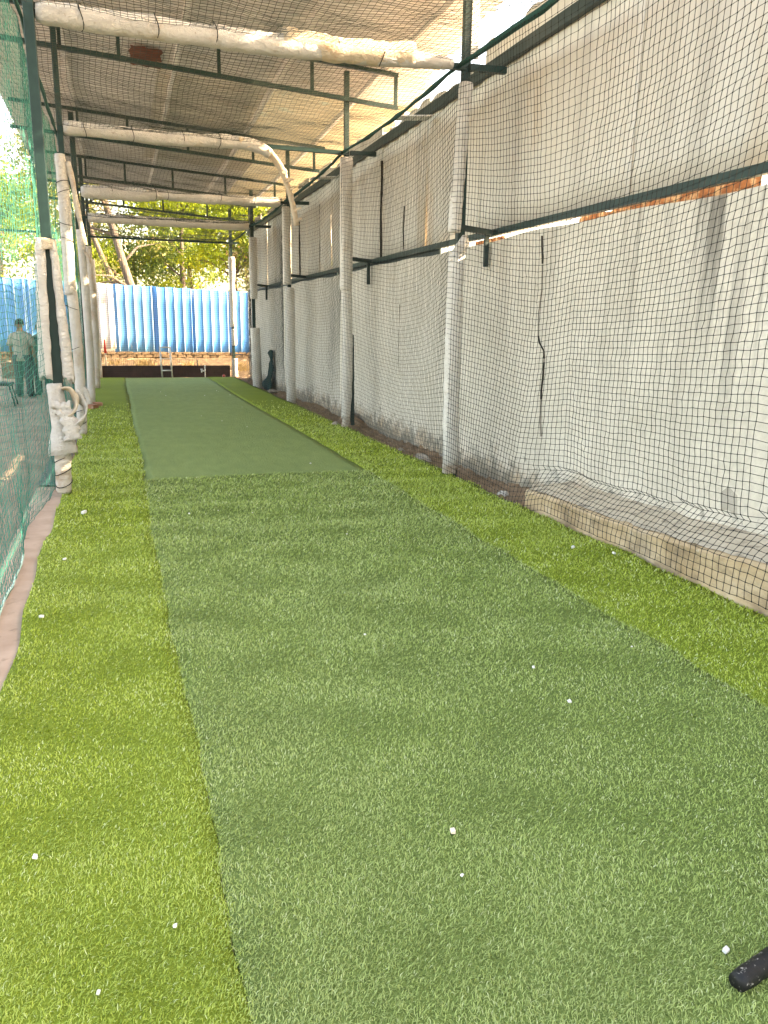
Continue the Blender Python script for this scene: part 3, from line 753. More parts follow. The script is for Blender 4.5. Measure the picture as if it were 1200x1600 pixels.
p = empty('net_post', (LX, 15.1, 0), 'third net-side post, white pad reaching head height under a bare green pole', 'post', GP)
post_pole(p, LX, 15.1, zu(15, LX)-.03, .085)
wrap(p, LX+.02, 15.07, .05, 2.95, .066, 53, bow=.02)
strip([(LX+.06, 15.0, 2.6), (LX+.14, 15.0, 2.5), (LX+.16, 15.0, 2.42)], (0, .1, 1), .05, 'torn_flap', 'wrapdirty', 6)
p = empty('net_post', (LX, 18.8, 0), 'fourth net-side post with grey, dirt-stained padding', 'post', GP)
post_pole(p, LX, 18.8, zu(18.8, LX)-.03, .075)
wrap(p, LX+.04, 18.77, .0, 3.0, .070, 54, 'wrapdirty', bow=.03)
p = empty('net_post', (LX, 22.55, 0), 'farthest net-side post at the end of the dark board', 'post', GP)
post_pole(p, LX, 22.55, zu(22.6, LX)-.1, .075)
wrap(p, LX+.03, 22.52, .0, 3.0, .070, 55, 'wrap')

# ------------------------------------------------------------------ nets
def net_mesh(P, r, nrm):
    """P (nu, nv, 3) knots; twines run along both directions; three sided tubes"""
    nu, nv = P.shape[:2]
    Vs = []; Fs = []; base = 0
    N = np.asarray(nrm, float)
    for A in (P, P.transpose(1, 0, 2)):
        a, c = A.shape[:2]
        d = np.gradient(A, axis=1); d /= np.linalg.norm(d, axis=2, keepdims=True)+1e-9
        s = np.cross(d, np.broadcast_to(N, d.shape)); s /= np.linalg.norm(s, axis=2, keepdims=True)+1e-9
        t = np.cross(s, d)
        ring = np.stack([A+r*(math.cos(q)*s+math.sin(q)*t) for q in (math.pi/2, math.pi*7/6, math.pi*11/6)], 2)   # a,c,3,3
        Vs.append(ring.reshape(-1, 3))
        idx = (np.arange(a*c).reshape(a, c)*3+base)
        i0 = idx[:, :-1].reshape(-1); i1 = idx[:, 1:].reshape(-1)
        for k in range(3):
            k2 = (k+1) % 3
            Fs.append(np.stack([i0+k, i1+k, i1+k2, i0+k2], 1))
        base += a*c*3
    return np.concatenate(Vs), np.concatenate(Fs)
def knots(P, r, V, F):
    q = P.reshape(-1, 3); n = len(q); o = np.array([(1,0,0),(-1,0,0),(0,1,0),(0,-1,0),(0,0,1),(0,0,-1)])*r
    kv = (q[:, None]+o[None]).reshape(-1, 3); b = np.arange(n)*6+len(V)
    tri = np.array([(0,2,4),(2,1,4),(1,3,4),(3,0,4),(2,0,5),(1,2,5),(3,1,5),(0,3,5)])
    return np.concatenate([V, kv]), [F, (b[:, None, None]+tri[None]).reshape(-1, 3)]
CELL = .05
# wall-side net
ys = np.arange(1.6, 22.5, CELL); tt = np.arange(0, 3.72, .047)
U, T = np.meshgrid(ys, tt, indexing='ij')
posts = np.array([-.5, 3.3, 7.15, 11.0, 15.0, 18.8, 22.6])
ph = np.interp(U, posts, np.arange(len(posts))); bay = np.sin(np.pi*(ph % 1.0))**.9
SAG = bay*(.05*np.clip(1-T/3.6, 0, 1)+.20*np.sin(np.pi*np.clip(T/3.7, 0, 1)**.75))
z = 3.66 - T - SAG
z += .004*np.sin(U*6.3+T*2)+.014*np.sin(U*1.9+1)*np.clip(T/2, 0, 1)
hang = np.clip(T/3.6, 0, 1)
X = 3.005 + .17*bay*np.sin(np.pi*np.clip(T/3.65, 0, 1)) + .006*np.sin(U*4+T*1.2) + .004*np.sin(T*3.3-U*2)
# drape over the ledge for the first bays
zled = np.interp(U, [0, 3, 4.1, 5.6], [.33, .265, .185, .15])
near = np.clip((5.75-U)/.5, 0, 1)
s = (3.66-zled)                         # cloth length at which it touches the ledge
over = T-s+.22
k1 = np.clip(over, 0, .30)              # part lying on top of the ledge
k2 = np.clip(over-.30, 0, 9)            # part hanging down in front
Xd = np.where(over < 0, 3.04+.19*np.clip(T/s, 0, 1)**1.3+.05*bay*np.sin(np.pi*np.clip(T/s, 0, 1)), 3.27-k1*.68)
Xd = np.where(k2 > 0, 3.055-.02*np.sin(k2*6), Xd)
Zd = np.where(over < 0, 3.66-T-.03*bay*np.sin(np.pi*np.clip(T/s, 0, 1)), np.where(k2 > 0, zled+.02-k2*.95, zled+.19-k1*.57))
Zd = np.where(over < 0, 3.66-(3.66-zled-.19)*np.clip(T/(s-.22), 0, 1)-SAG*np.clip(1.15-T/s, 0, 1), Zd)
wv = .010*np.sin(U*6.3+T*2)*np.clip(T-2.4, .15, 1)+.004*np.sin(U*17+T*5)*np.clip(T-2.4, 0, 1)
X = X*(1-near)+(Xd+.007*np.sin(U*5+T*2)*np.clip(T/2-.6, .2, 1))*near; z = z*(1-near)+(Zd+wv*np.clip((3.66-T)*4, .3, 1))*near
Yd = U + .02*np.sin(T*1.3+U*.8)*hang + .006*np.sin(T*3.1+U*1.7) - (.16*near+.05)*np.clip(2.6-T, -1, 3)*.8*np.clip(1.2-T/3.2, 0, 1) + .04*np.sin(np.pi*T/3.7)*np.cos(np.pi*(ph % 1.0)) + .0025*np.sin(T*31+U*9)
z = np.maximum(z, np.where(X > 3.09, -.05, .004)+.004*np.sin(U*13))
P = np.stack([X, Yd, z], 2) + rng.normal(0, .0016, (*X.shape, 3))
V, F = net_mesh(P, .0020, (1, 0, 0))
kk = P[ys < 7.5]; V, FF = knots(kk, .0056, V, F)
o = np_mesh('cricket_net', V, FF, M['net_dark'])
tag(o, 'dark square-mesh net hung along the concrete wall from a green rope', 'net', 'nets enclosing the lane')
# open-side net
ys = np.arange(2.2, 22.5, CELL); tt = np.arange(0, 3.75, .043)
U, T = np.meshgrid(ys, tt, indexing='ij'); ph = np.interp(U, posts, np.arange(len(posts))); bay = np.sin(np.pi*(ph % 1.0))
zt = np.interp(U, FR, CH)-.02
z = zt - T*(zt+.05)/3.72 - .06*bay*np.clip(1-T/3.7, 0, 1) - .07*bay*np.sin(np.pi*np.clip(T/3.7, 0, 1)) + .02*np.sin(U*3.3+T*1.4) + .012*np.sin(U*8+T*2.2)
near = np.clip((7.0-U)/2.5, 0, 1)
X = -.555 - .05*bay - .16*near*bay*np.sin(np.pi*np.clip(T/3.7, 0, 1))**1.2 + .008*np.sin(U*4.4+T*1.1)*np.clip(T, 0, 1) + .003*np.sin(U*11+T*2) - .07*np.clip((T-3.2)/.5, 0, 1)*(.6+.4*np.sin(U*2.3))
z += .12*near*np.clip((T-2.5)/1.2, 0, 1)*np.sin(U*1.3+.5)**2
Yd = U + .02*np.sin(T*1.3+U*1.1)+.004*np.sin(T*6+U*3)
z = np.maximum(z, -.006+.006*np.sin(U*15))
P = np.stack([X, Yd, z], 2) + rng.normal(0, .0022, (*X.shape, 3))
V, F = net_mesh(P, .0020, (1, 0, 0))
tag(np_mesh('cricket_net', V, [F], M['net_green']), 'teal green net hung on the open side, its bottom edge loose on the kerb', 'net', 'nets enclosing the lane')
bp = P[:, -1][ys < 5.2]
b = MB(); b.tube([tuple(q+np.array([0, 0, .012])) for q in bp[::2]], .006, 5, True)
tag(b.build('hem_cord', M['cordpale']), 'pale bleached cord along the loose bottom edge of the teal net', 'cord')
# overhead net
ys = np.arange(3.6, 22.5, CELL); xs = np.arange(-.52, 3.06, CELL)
U, X = np.meshgrid(ys, xs, indexing='ij'); ph = np.interp(U, posts, np.arange(len(posts))); bay = np.sin(np.pi*(ph % 1.0))
cz = np.interp(U, FR, CH); side = np.sin(np.pi*np.clip((X+.52)/3.58, 0, 1))
z = cz + .03 - .10*bay*side - .03*bay + .012*np.sin(U*4+X*3) + .008*np.sin(U*9-X*7)
z += .05*(1-bay)*side*0
P = np.stack([X+.02*np.sin(U*2.7+X), U+.03*np.sin(X*2.1+U*.7)+.012*np.sin(X*6), z], 2) + rng.normal(0, .0022, (*X.shape, 3))
V, F = net_mesh(P, .0022, (0, 0, 1))
tag(np_mesh('cricket_net', V, [F], M['net_roof']), 'brownish net stretched overhead below the corrugated roof', 'net', 'nets enclosing the lane')
# end net
xs = np.arange(-.48, 3.1, CELL); tt = np.arange(0, 3.56, CELL)
U, T = np.meshgrid(xs, tt, indexing='ij')
P = np.stack([U+.01*np.sin(T*3), 22.48+.10*np.sin(np.pi*(U+.48)/3.6)*np.sin(T/3.56*np.pi)+.02*np.sin(U*6+T), 3.54-T-.05*np.sin(np.pi*(U+.48)/3.6)*(1-T/3.56)], 2)
P[..., 2] = np.maximum(P[..., 2], 0.004)
V, F = net_mesh(P, .0022, (0, 1, 0))
tag(np_mesh('cricket_net', V, [F], M['net_end']), 'fine mesh net closing the far end of the lane before the blue fence', 'net', 'nets enclosing the lane')

# ropes the nets hang from
def rope(pts, r, label, nseg=14):
    out = []
    for a, c in zip(pts[:-1], pts[1:]):
        a = np.array(a); c = np.array(c)
        for i in range(nseg):
            t = i/nseg; q = a+(c-a)*t; q = q-np.array([0, 0, .05*4*t*(1-t)])+rng.normal(0, .004, 3); out.append(tuple(q))
    out.append(pts[-1])
    rad = [r*random.uniform(.75, 1.35) for _ in out]
    return tag(MB().tube(out, rad, 7, True, .2, 5).build('rope', M['rope'], smooth=True), label, 'rope', 'ropes carrying the nets')
rope([(3.04, 2.0, 3.70)]+[(3.04, Y, z+.01) for Y, z in zip(FR, CH)], .020, 'thick dark green rope bunched with net along the wall side')
rope([(-.53, 2.0, 3.66)]+[(-.53, Y, z-.03) for Y, z in zip(FR, CH)], .016, 'dark green rope along the top of the teal net')

# ------------------------------------------------------------------ far end
b = MB(); bd = empty('backstop_board', (1.3, 22.62, 0), 'low dark maroon board across the far end behind the stumps', 'board')
for a, c in ((-.40, .62), (.6215, 1.80), (1.8015, 2.99)):
    MB().box(a, c, 22.60+random.uniform(-.006, .006), 22.64, -.01, .305+random.uniform(-.006, .006)).build('plank', M['board'], bd, bevel=.004)
st = empty('stump_frame', (1.28, 22.3, 0), 'upright bare metal wicket frame standing on the far mat', 'wicket')
for i, x in enumerate((1.14, 1.40)): MB().tube([(x, 22.3, .004), (x-.03, 22.32, .80)], .021, 8).build('upright', M['alu'], st, smooth=True)
MB().tube([(1.09, 22.32, .80), (1.39, 22.32, .80)], .018, 8).build('top_bar', M['alu'], st, smooth=True)
MB().tube([(1.12, 22.30, .19), (1.40, 22.30, .19)], .018, 8).build('lower_bar', M['alu'], st, smooth=True)
MB().tube([(1.14, 22.30, .50), (1.40, 22.315, .50)], .010, 8).build('middle_bar', M['alu'], st, smooth=True)
tp = empty('water_pipe', (2.26, 22.5, 0), 'small white plastic standpipe in front of the dark board', 'pipe')
MB().tube([(2.29, 22.5, -.01), (2.29, 22.5, .32)], .016, 8).build('riser', M['pvc'], tp, smooth=True)
b = MB(); b.tube([(2.29, 22.5, .17), (2.19, 22.5, .17)], .022, 8); b.tube([(2.20, 22.5, .19), (2.20, 22.5, .12)], .02, 8); b.tube([(2.17, 22.5, .21), (2.23, 22.5, .21)], .014, 6)
b.build('tap', M['pvc'], tp, smooth=True)
def ball(name, c, r, mat, label, cat, seam=True):
    o = empty(name, c, label, cat)
    vs = []; fs = []; n, k = 14, 9
    for j in range(1, k):
        for i in range(n): vs.append((c[0]+r*math.sin(math.pi*j/k)*math.cos(2*math.pi*i/n), c[1]+r*math.sin(math.pi*j/k)*math.sin(2*math.pi*i/n), c[2]+r*math.cos(math.pi*j/k)))
    for j in range(k-2):
        for i in range(n): fs.append((j*n+i, (j+1)*n+i, (j+1)*n+(i+1) % n, j*n+(i+1) % n))
    vs += [(c[0], c[1], c[2]+r), (c[0], c[1], c[2]-r)]; t = len(vs)-2
    for i in range(n): fs.append((t, i, (i+1) % n)); fs.append((t+1, (k-2)*n+(i+1) % n, (k-2)*n+i))
    MB().add(vs, fs).build('cover', M[mat], o, smooth=True)
    pts = [(c[0]+r*1.01*math.cos(a), c[1]+r*1.01*math.sin(a)*.5, c[2]+r*1.01*math.sin(a)*.86) for a in np.linspace(0, 2*math.pi, 20)]
    MB().tube(pts, .004, 4, False).build('seam', M['pvc'], o)
ball('cricket_ball', (2.76, 22.2, .042), .04, 'ballred', 'worn red cricket ball lying at the far edge of the mat', 'ball')
mk = empty('marker_pole', (-.28, 23.2, 0), 'thin pole with a red top behind the far corner of the board', 'pole')
MB().tube([(-.27, 23.2, .0), (-.28, 23.2, .62)], .02, 8).build('shaft', M['wraporange'], mk, smooth=True)
MB().tube([(-.28, 23.2, .62), (-.29, 23.2, .98)], [.035, .02], 8).build('top_sleeve', M['redpaint'], mk, smooth=True)
pg = MB(); pg.tube([(2.13, 22.9, .1), (2.13, 22.9, .44)], .016, 7)
tag(pg.build('iron_peg', M['black_iron'], smooth=True), 'short dark iron peg standing behind the dark board', 'peg')

fence = empty('sheet_fence', (1, 24.6, .5), 'tall corrugated sheet fence in faded blue with one white panel beyond the net', 'fence')
def panel(xa, xb, z0, z1a, z1b, mat, dy):
    pitch = .238; xs = []; x = xa
    prof = [(0, 0), (.105, 0), (.117, .013), (.134, .013), (.144, 0)]
    while x < xb-.02:
        for dx, h in prof:
            if x+dx <= xb: xs.append((x+dx, h))
        x += pitch
    xs.append((xb, 0))
    n = len(xs); P = np.zeros((n, 5, 3)); at = []
    for i, (X_, h) in enumerate(xs):
        t = (X_-xa)/(xb-xa); zt_ = z1a+(z1b-z1a)*t+.012*math.sin(X_*13)
        zb = z0+.02*math.sin(X_*7)
        for j in range(5):
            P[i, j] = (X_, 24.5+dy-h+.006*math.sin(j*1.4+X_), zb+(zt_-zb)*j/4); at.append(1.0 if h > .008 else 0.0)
    F = np.array([(i*5+j, (i+1)*5+j, (i+1)*5+j+1, i*5+j+1) for i in range(n-1) for j in range(4)])
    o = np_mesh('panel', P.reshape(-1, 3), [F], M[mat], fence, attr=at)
    o.modifiers.new('t', 'SOLIDIFY').thickness = .004
xs = -.0; ed = [-10.0, -8.9, -7.8, -6.7, -5.6, -4.5, -3.4, -2.3, -1.2, -.02, 1.10, 2.15, 3.24, 4.35, 5.45, 6.55, 7.65, 8.75]
for i in range(len(ed)-1):
    mid = (ed[i]+ed[i+1])/2
    mt = 'whitesheet' if -1.2 < mid < 0 else ('blue2' if mid < 1.1 else 'blue')
    zl = 2.50-.032*(ed[i]+.4); zr = 2.50-.032*(ed[i+1]+.4)
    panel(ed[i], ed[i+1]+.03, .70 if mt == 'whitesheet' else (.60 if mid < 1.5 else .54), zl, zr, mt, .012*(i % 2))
for z in (1.0, 2.1): MB().bar((-10, 24.56, z+.2), (8.7, 24.56, z-.2), .05, .05).build('rail', M['galv'], fence)
for x in np.arange(-9.4, 9, 2.2): MB().bar((float(x), 24.62, 0), (float(x), 24.62, 2.4), .06, .06, (0, 1, 0)).build('fence_post', M['galv'], fence)
# mud and stone footing below the sheets: courses of rough stones set in earth
ft = empty('rubble_footing', (0, 24.6, .3), 'low tan footing of rough stones and earth under the blue sheets', 'footing')
MB().box(-10, 8.7, 24.50, 24.9, -.2, .60).build('core', M['dirt'], ft)
sm = []
for q in range(5):
    rs = np.random.default_rng(70+q); nb = MB()
    for k in range(3): pass
    V0 = [(-.11, -.05, -.035), (.11, -.05, -.035), (.10, .05, -.03), (-.10, .05, -.03), (-.10, -.045, .035), (.105, -.04, .03), (.09, .05, .035), (-.09, .05, .03)]
    V0 = [tuple(np.array(v)*rs.uniform(.8, 1.15, 3)) for v in V0]
    me = bpy.data.meshes.new('stone'); me.from_pydata(V0, [], [(0,3,2,1),(4,5,6,7),(0,1,5,4),(1,2,6,5),(2,3,7,6),(3,0,4,7)]); me.materials.append(M_simple('footing_stone', (.09+.015*q, .06+.011*q, .036+.007*q), (.15, .105, .065), 8, .95, .5, .02)); sm.append(me)
for c in range(3):
    x = -3.2+.1*(c % 2)
    while x < 4.4:
        o = bpy.data.objects.new('stone', random.choice(sm)); C.objects.link(o); o.parent = ft
        o.matrix_parent_inverse = Matrix.Translation(ft.location).inverted()
        o.location = (x, 24.48+random.uniform(-.02, .02), .42+.075*c+random.uniform(-.008, .008)); o.rotation_euler = (random.uniform(-.1, .1), random.uniform(-.08, .08), random.uniform(-.1, .1))
        x += .22+random.uniform(0, .03)
bx_ = np.linspace(-12, 12, 90); by_ = np.linspace(22.72, 24.55, 14); BX, BY = np.meshgrid(bx_, by_, indexing='ij')
P = np.stack([BX, BY, -.085+np.clip((BY-22.7)*.30, 0, .52)+rng.uniform(-.02, .03, BX.shape)], 2)
P[:, 0, 2] = -.12
be = MB().grid(P).build('earth_bank', M_simple('darkened_earth', (.055, .036, .022), (.12, .08, .048), 5, .95, .8, .03, dirt=(.17, .125, .075), dscale=9, dth=(.5, .65)), smooth=True); be.data.flip_normals()  # bank earth darkened in colour to tone down the sun on it
tag(be, kind='structure')
# dry weeds on the bank
def weed(x, y, z, h, n, label, seed, sp=.35):
    rs = np.random.default_rng(seed); b = MB()
    for i in range(n):
        a = rs.uniform(0, 6.28); l = h*rs.uniform(.5, 1.1); le = rs.uniform(.1, .9); c, s_ = math.cos(a), math.sin(a); w = .006
        bx, by = x+rs.normal(0, sp*.35), y+rs.normal(0, .06)
        m1 = (bx+c*l*.5*math.sin(le*.5), by+s_*l*.5*math.sin(le*.5), z+l*.5); t1 = (bx+c*l*math.sin(le), by+s_*l*math.sin(le), z+l*math.cos(le*.8))
        b.add([(bx-w, by, z), (bx+w, by, z), (m1[0]-w, m1[1], m1[2]), (m1[0]+w, m1[1], m1[2]), t1], [(0, 1, 3, 2), (2, 3, 4)])
    return tag(b.build('dry_weed', M['drygrass']), label, 'weed', 'dry weeds on the bank')
weed(.75, 23.5, .1, .45, 160, 'bushy clump of dry straw-coloured weeds behind the dark board', 1)
weed(2.0, 23.7, .15, .30, 70, 'small pale tuft of dry weeds right of the stumps on the bank', 2)
weed(3.4, 23.4, .05, .40, 120, 'orange-dry weeds on the bank beyond the far corner post', 3, .5)
weed(-.1, 23.9, .2, .30, 60, 'thin dry weeds on the bank by the red-topped pole', 4)

# ------------------------------------------------------------------ trees
def tree(x, y, h, cr, cz, mat, label, name='tree', nleaf=9000, lean=(0, 0), seed=0, squash=.8, leaf=.15, trunk_r=.16, shell=.5, low=0.0):
    rs = np.random.default_rng(seed)
    t = empty(name, (x, y, 0), label, 'tree', 'trees beyond the blue fence')
    base = Vector((x, y, .0)); top = Vector((x+lean[0], y+lean[1], cz))
    b = MB(); pts = []; n = 9
    for i in range(n):
        q = i/(n-1); pts.append(base.lerp(top, q)+Vector((.10*math.sin(q*5+seed), .08*math.sin(q*4+seed*2), 0)))
    b.tube(pts, [trunk_r*(1.25-.75*i/(n-1)) for i in range(n)], 9, True, .12, seed)
    cl = []
    for i in range(11):
        s0 = pts[rs.integers(3, n)]; a = rs.uniform(0, 6.28); el = rs.uniform(-.1, .9); L = cr*rs.uniform(.6, 1.05)
        e = s0+Vector((math.cos(a)*math.cos(el), math.sin(a)*math.cos(el), math.sin(el)*squash))*L
        mid = s0.lerp(e, .5)+Vector((rs.normal(0, .12), rs.normal(0, .12), .12*L))
        b.tube([s0, s0.lerp(mid, .5), mid, mid.lerp(e, .5), e], [trunk_r*.42, trunk_r*.34, trunk_r*.25, trunk_r*.15, trunk_r*.06], 6, True, .1, seed+i)
        cl += [e, mid.lerp(e, .5)]
    b.build('trunk', M['trunk'], t, smooth=True)
    nc = 60
    for i in range(nc):
        v = rs.normal(0, 1, 3); v /= np.linalg.norm(v); rr = cr*rs.uniform(shell, 1.0)
        p_ = top+Vector((v[0]*rr, v[1]*rr, v[2]*rr*squash+low)); cl.append(p_)
    cl = np.array([tuple(c) for c in cl]); k = rs.integers(0, len(cl), nleaf)
    sig = cr*.13*rs.uniform(.6, 1.5, len(cl))
    pos = cl[k]+rs.normal(0, 1, (nleaf, 3))*sig[k][:, None]*np.array([1, 1, .7])
    u = rs.normal(0, 1, (nleaf, 3)); u[:, 2] -= .4; u /= np.linalg.norm(u, axis=1, keepdims=True)
    w = np.cross(u, rs.normal(0, 1, (nleaf, 3))); w /= np.linalg.norm(w, axis=1, keepdims=True)
    L = leaf*rs.uniform(.6, 1.4, nleaf)[:, None]; W = L*.42
    V = np.stack([pos, pos+u*L*.5+w*W*.5, pos+u*L, pos+u*L*.5-w*W*.5], 1).reshape(-1, 3)
    i = np.arange(nleaf)*4; F = np.stack([i, i+1, i+2, i+3], 1)
    ct = rs.uniform(.1, .9, len(cl)); tint = np.clip(ct[k]+rs.normal(0, .16, nleaf), 0, 1)
    np_mesh('crown', V, [F], M[mat], t, attr=np.repeat(tint, 4))
tree(4.2, 29.5, 7, 1.9, 4.9, 'leaf_bright', 'brilliant yellow-green leafy tree near the far corner post', seed=1, nleaf=8500, leaf=.16, shell=.35, trunk_r=.11)
tree(2.6, 31.5, 8, 2.0, 6.2, 'leaf_bright', 'yellow-green tree filling the top of the gap under the roof', seed=2, nleaf=5500, leaf=.17, shell=.4, trunk_r=.10)
tree(1.45, 27.5, 8, 1.9, 6.6, 'leaf_dry', 'sparse tree with the thicker grey leaning trunk above the blue sheets', seed=3, nleaf=5500, lean=(-2.0, .3), leaf=.12, trunk_r=.14, shell=.5)
tree(1.05, 28.3, 8, 1.8, 6.6, 'leaf_dry', 'thin leaning tree with reddish dry leaves at the left of the gap', seed=14, nleaf=5000, lean=(-2.3, .2), leaf=.12, trunk_r=.10, shell=.5)
tree(2.9, 33.0, 6, 1.7, 4.0, 'leaf_mid', 'mid-green bushy tree low behind the yellow-green ones', seed=5, nleaf=4500, leaf=.15, shell=.3, trunk_r=.09)
tree(.9, 32.0, 5, 1.5, 3.6, 'leaf_mid', 'low green tree behind the two leaning trunks', seed=6, nleaf=5500, leaf=.14, shell=.3, trunk_r=.09)
tree(-.9, 31.0, 5, 1.5, 3.3, 'leaf_bright', 'low light-green tree behind the white fence panel', seed=7, nleaf=6000, leaf=.15, shell=.3, trunk_r=.09)
tree(5.6, 28.5, 7, 1.7, 3.9, 'leaf_dry', 'brown-green scrubby tree beyond the end of the wall', seed=8, nleaf=3200, leaf=.14, shell=.3)
tree(-3.6, 31.0, 8, 2.3, 4.8, 'leaf_bright', 'bright tree seen through the teal net above the fence', seed=9, nleaf=5500, leaf=.17, shell=.35)
tree(-6.2, 34.0, 10, 3.0, 6.5, 'leaf_mid', 'tall green tree standing far left beyond the fence', seed=10, nleaf=6500, leaf=.2, shell=.35)
tree(3.6, 42.0, 11, 3.2, 6.5, 'leaf_mid', 'large green tree in the distance behind the yellow-green ones', seed=11, nleaf=5000, leaf=.26, shell=.3)
tree(8.5, 40.0, 11, 3.4, 6.6, 'leaf_bright', 'large yellow-green tree in the distance toward the wall end', seed=12, nleaf=5000, leaf=.24, shell=.3)
tree(-2.6, 44.0, 12, 3.6, 6.0, 'leaf_dry', 'large olive tree in the distance at the far left', seed=13, nleaf=4500, leaf=.26, shell=.3)

# ------------------------------------------------------------------ beyond the open-side net
cp = empty('frame_pole', (-2.75, 21.5, 0), 'weathered pole of a neighbouring net frame seen through the teal net', 'pole')
MB().bar((-2.75, 21.5, -.1), (-2.75, 21.5, 2.5), .13, .13, (0, 1, 0)).build('padding', M['wrapdirty'], cp)
MB().bar((-2.80, 21.5, 2.5), (-2.80, 21.5, 4.2), .10, .10, (0, 1, 0)).build('pole', M['galv'], cp)
MB().bar((-4.5, 21.5, 3.55), (-1.2, 21.5, 3.5), .05, .05).build('cross_bar', M['green'], cp)
bn = empty('bench', (-2.05, 16.2, -.1), 'low black bench with thin metal legs on the bare ground', 'bench')
MB().box(-2.7, -1.86, 16.0, 16.45, .27, .32).build('seat', M['rubber'], bn, bevel=.01)
for x, y in ((-1.9, 16.03), (-1.9, 16.42), (-2.66, 16.03), (-2.66, 16.42)):
    MB().tube([(x, y, .27), (x+.08*(1 if x > -2 else -1), y, -.1)], .014, 6).build('leg', M['black_iron'], bn, smooth=True)

skin_m = M_simple('brown_skin', (.17, .085, .05), (.22, .115, .07), 20, .5, 0)
hair_m = M_simple('black_hair', (.008, .007, .006), (.02, .017, .015), 60, .5, .5, .01)
def person(x, y, z0, H, heading, shirt, trousers, label, mark=None, seed=0):
    root = empty('person', (x, y, z0), label, 'person', 'people standing beyond the net', rz=heading)
    k = H/1.7
    J = {'pel': (0, 0, .92), 'waist': (0, 0, 1.06), 'chest': (0, .01, 1.25), 'sho': (0, 0, 1.39), 'neck': (0, .005, 1.47), 'jaw': (0, .035, 1.54), 'head': (0, .015, 1.61), 'crown': (0, 0, 1.68)}
    R_ = {'pel': (.15, .11), 'waist': (.13, .095), 'chest': (.165, .11), 'sho': (.10, .075), 'neck': (.055, .055), 'jaw': (.07, .075), 'head': (.082, .098), 'crown': (.055, .07)}
    E = [('pel', 'waist'), ('waist', 'chest'), ('chest', 'sho'), ('sho', 'neck'), ('neck', 'jaw'), ('jaw', 'head'), ('head', 'crown')]
    for s, n in ((-1, 'l'), (1, 'r')):
        J['shl'+n] = (s*.17, 0, 1.37); R_['shl'+n] = (.06, .06)
        J['elb'+n] = (s*.235, .02*s, 1.09); R_['elb'+n] = (.042, .042)
        J['wri'+n] = (s*.25, -.06, .86); R_['wri'+n] = (.028, .03)
        J['pal'+n] = (s*.25, -.075, .79); R_['pal'+n] = (.035, .022)
        E += [('sho', 'shl'+n), ('shl'+n, 'elb'+n), ('elb'+n, 'wri'+n), ('wri'+n, 'pal'+n)]
        for f in range(5):
            o = (-.028+.016*f); L = (.05, .075, .085, .08, .062)[f]
            a = 'f%d%s' % (f, n); b_ = 'g%d%s' % (f, n)
            if f == 0: J[a] = (s*.235, -.115, .785); J[b_] = (s*.23, -.13, .75)
            else: J[a] = (s*.25, -.075+o*1.1, .74); J[b_] = (s*.245, -.085+o*1.1, .74-L*.6)
            R_[a] = (.010, .010); R_[b_] = (.008, .008); E += [('pal'+n, a), (a, b_)]
        J['hip'+n] = (s*.095, 0, .86); R_['hip'+n] = (.095, .10)
        J['kne'+n] = (s*.11, -.01, .49); R_['kne'+n] = (.058, .06)
        J['ank'+n] = (s*.12, .03, .09); R_['ank'+n] = (.038, .042)
        J['toe'+n] = (s*.135, -.13, .035); R_['toe'+n] = (.04, .03)
        E += [('pel', 'hip'+n), ('hip'+n, 'kne'+n), ('kne'+n, 'ank'+n), ('ank'+n, 'toe'+n)]
    keys = list(J); vs = [tuple(np.array(J[q])*k) for q in keys]; es = [(keys.index(a), keys.index(c)) for a, c in E]
    me = bpy.data.meshes.new('body'); me.from_pydata(vs, es, [])
    o = bpy.data.objects.new('body', me); C.objects.link(o); o.parent = root; me.materials.append(skin_m)
    sk = o.modifiers.new('skin', 'SKIN')
    for i, q in enumerate(keys):
        me.skin_vertices[0].data[i].radius = tuple(np.array(R_[q])*k); me.skin_vertices[0].data[i].use_root = (q == 'pel')
    sk.use_smooth_shade = True; o.modifiers.new('sub', 'SUBSURF').levels = 1; o.modifiers['sub'].render_levels = 1
    def shell(name, rings, mat, n=14):
        b = MB(); V = []; 
        for (cx_, cy_, cz_, rx, ry) in rings:
            for i in range(n):
                a = 2*math.pi*i/n; V.append((k*(cx_+rx*math.cos(a)), k*(cy_+ry*math.sin(a)), k*cz_))
        F = [(j*n+i, j*n+(i+1) % n, (j+1)*n+(i+1) % n, (j+1)*n+i) for j in range(len(rings)-1) for i in range(n)]
        b.add(V, F); me = bpy.data.meshes.new(name); me.from_pydata(b.v, [], b.f); me.materials.append(mat)
        me.polygons.foreach_set('use_smooth', [True]*len(me.polygons))
        q = bpy.data.objects.new(name, me); C.objects.link(q); q.parent = root; q.modifiers.new('t', 'SOLIDIFY').thickness = .008; return q
    shell('shirt', [(0, 0, .80, .195, .15), (0, 0, .92, .185, .145), (0, 0, 1.06, .17, .13), (0, .01, 1.24, .20, .145), (0, .005, 1.36, .185, .12), (0, .0, 1.43, .11, .09), (0, .0, 1.455, .068, .068)], shirt)
    for s in (-1, 1):
        shell('sleeve', [(s*.13, 0, 1.40, .07, .08), (s*.185, 0, 1.33, .075, .08), (s*.225, .01*s, 1.2, .07, .072), (s*.245, .02*s, 1.13, .066, .068)], shirt)
        shell('trouser_leg', [(s*.085, 0, .94, .115, .13), (s*.1, 0, .80, .11, .12), (s*.11, -.005, .5, .082, .085), (s*.12, .02, .2, .075, .08), (s*.12, .025, .07, .075, .085)], trousers)
    # hair cap
    V = []; n = 14
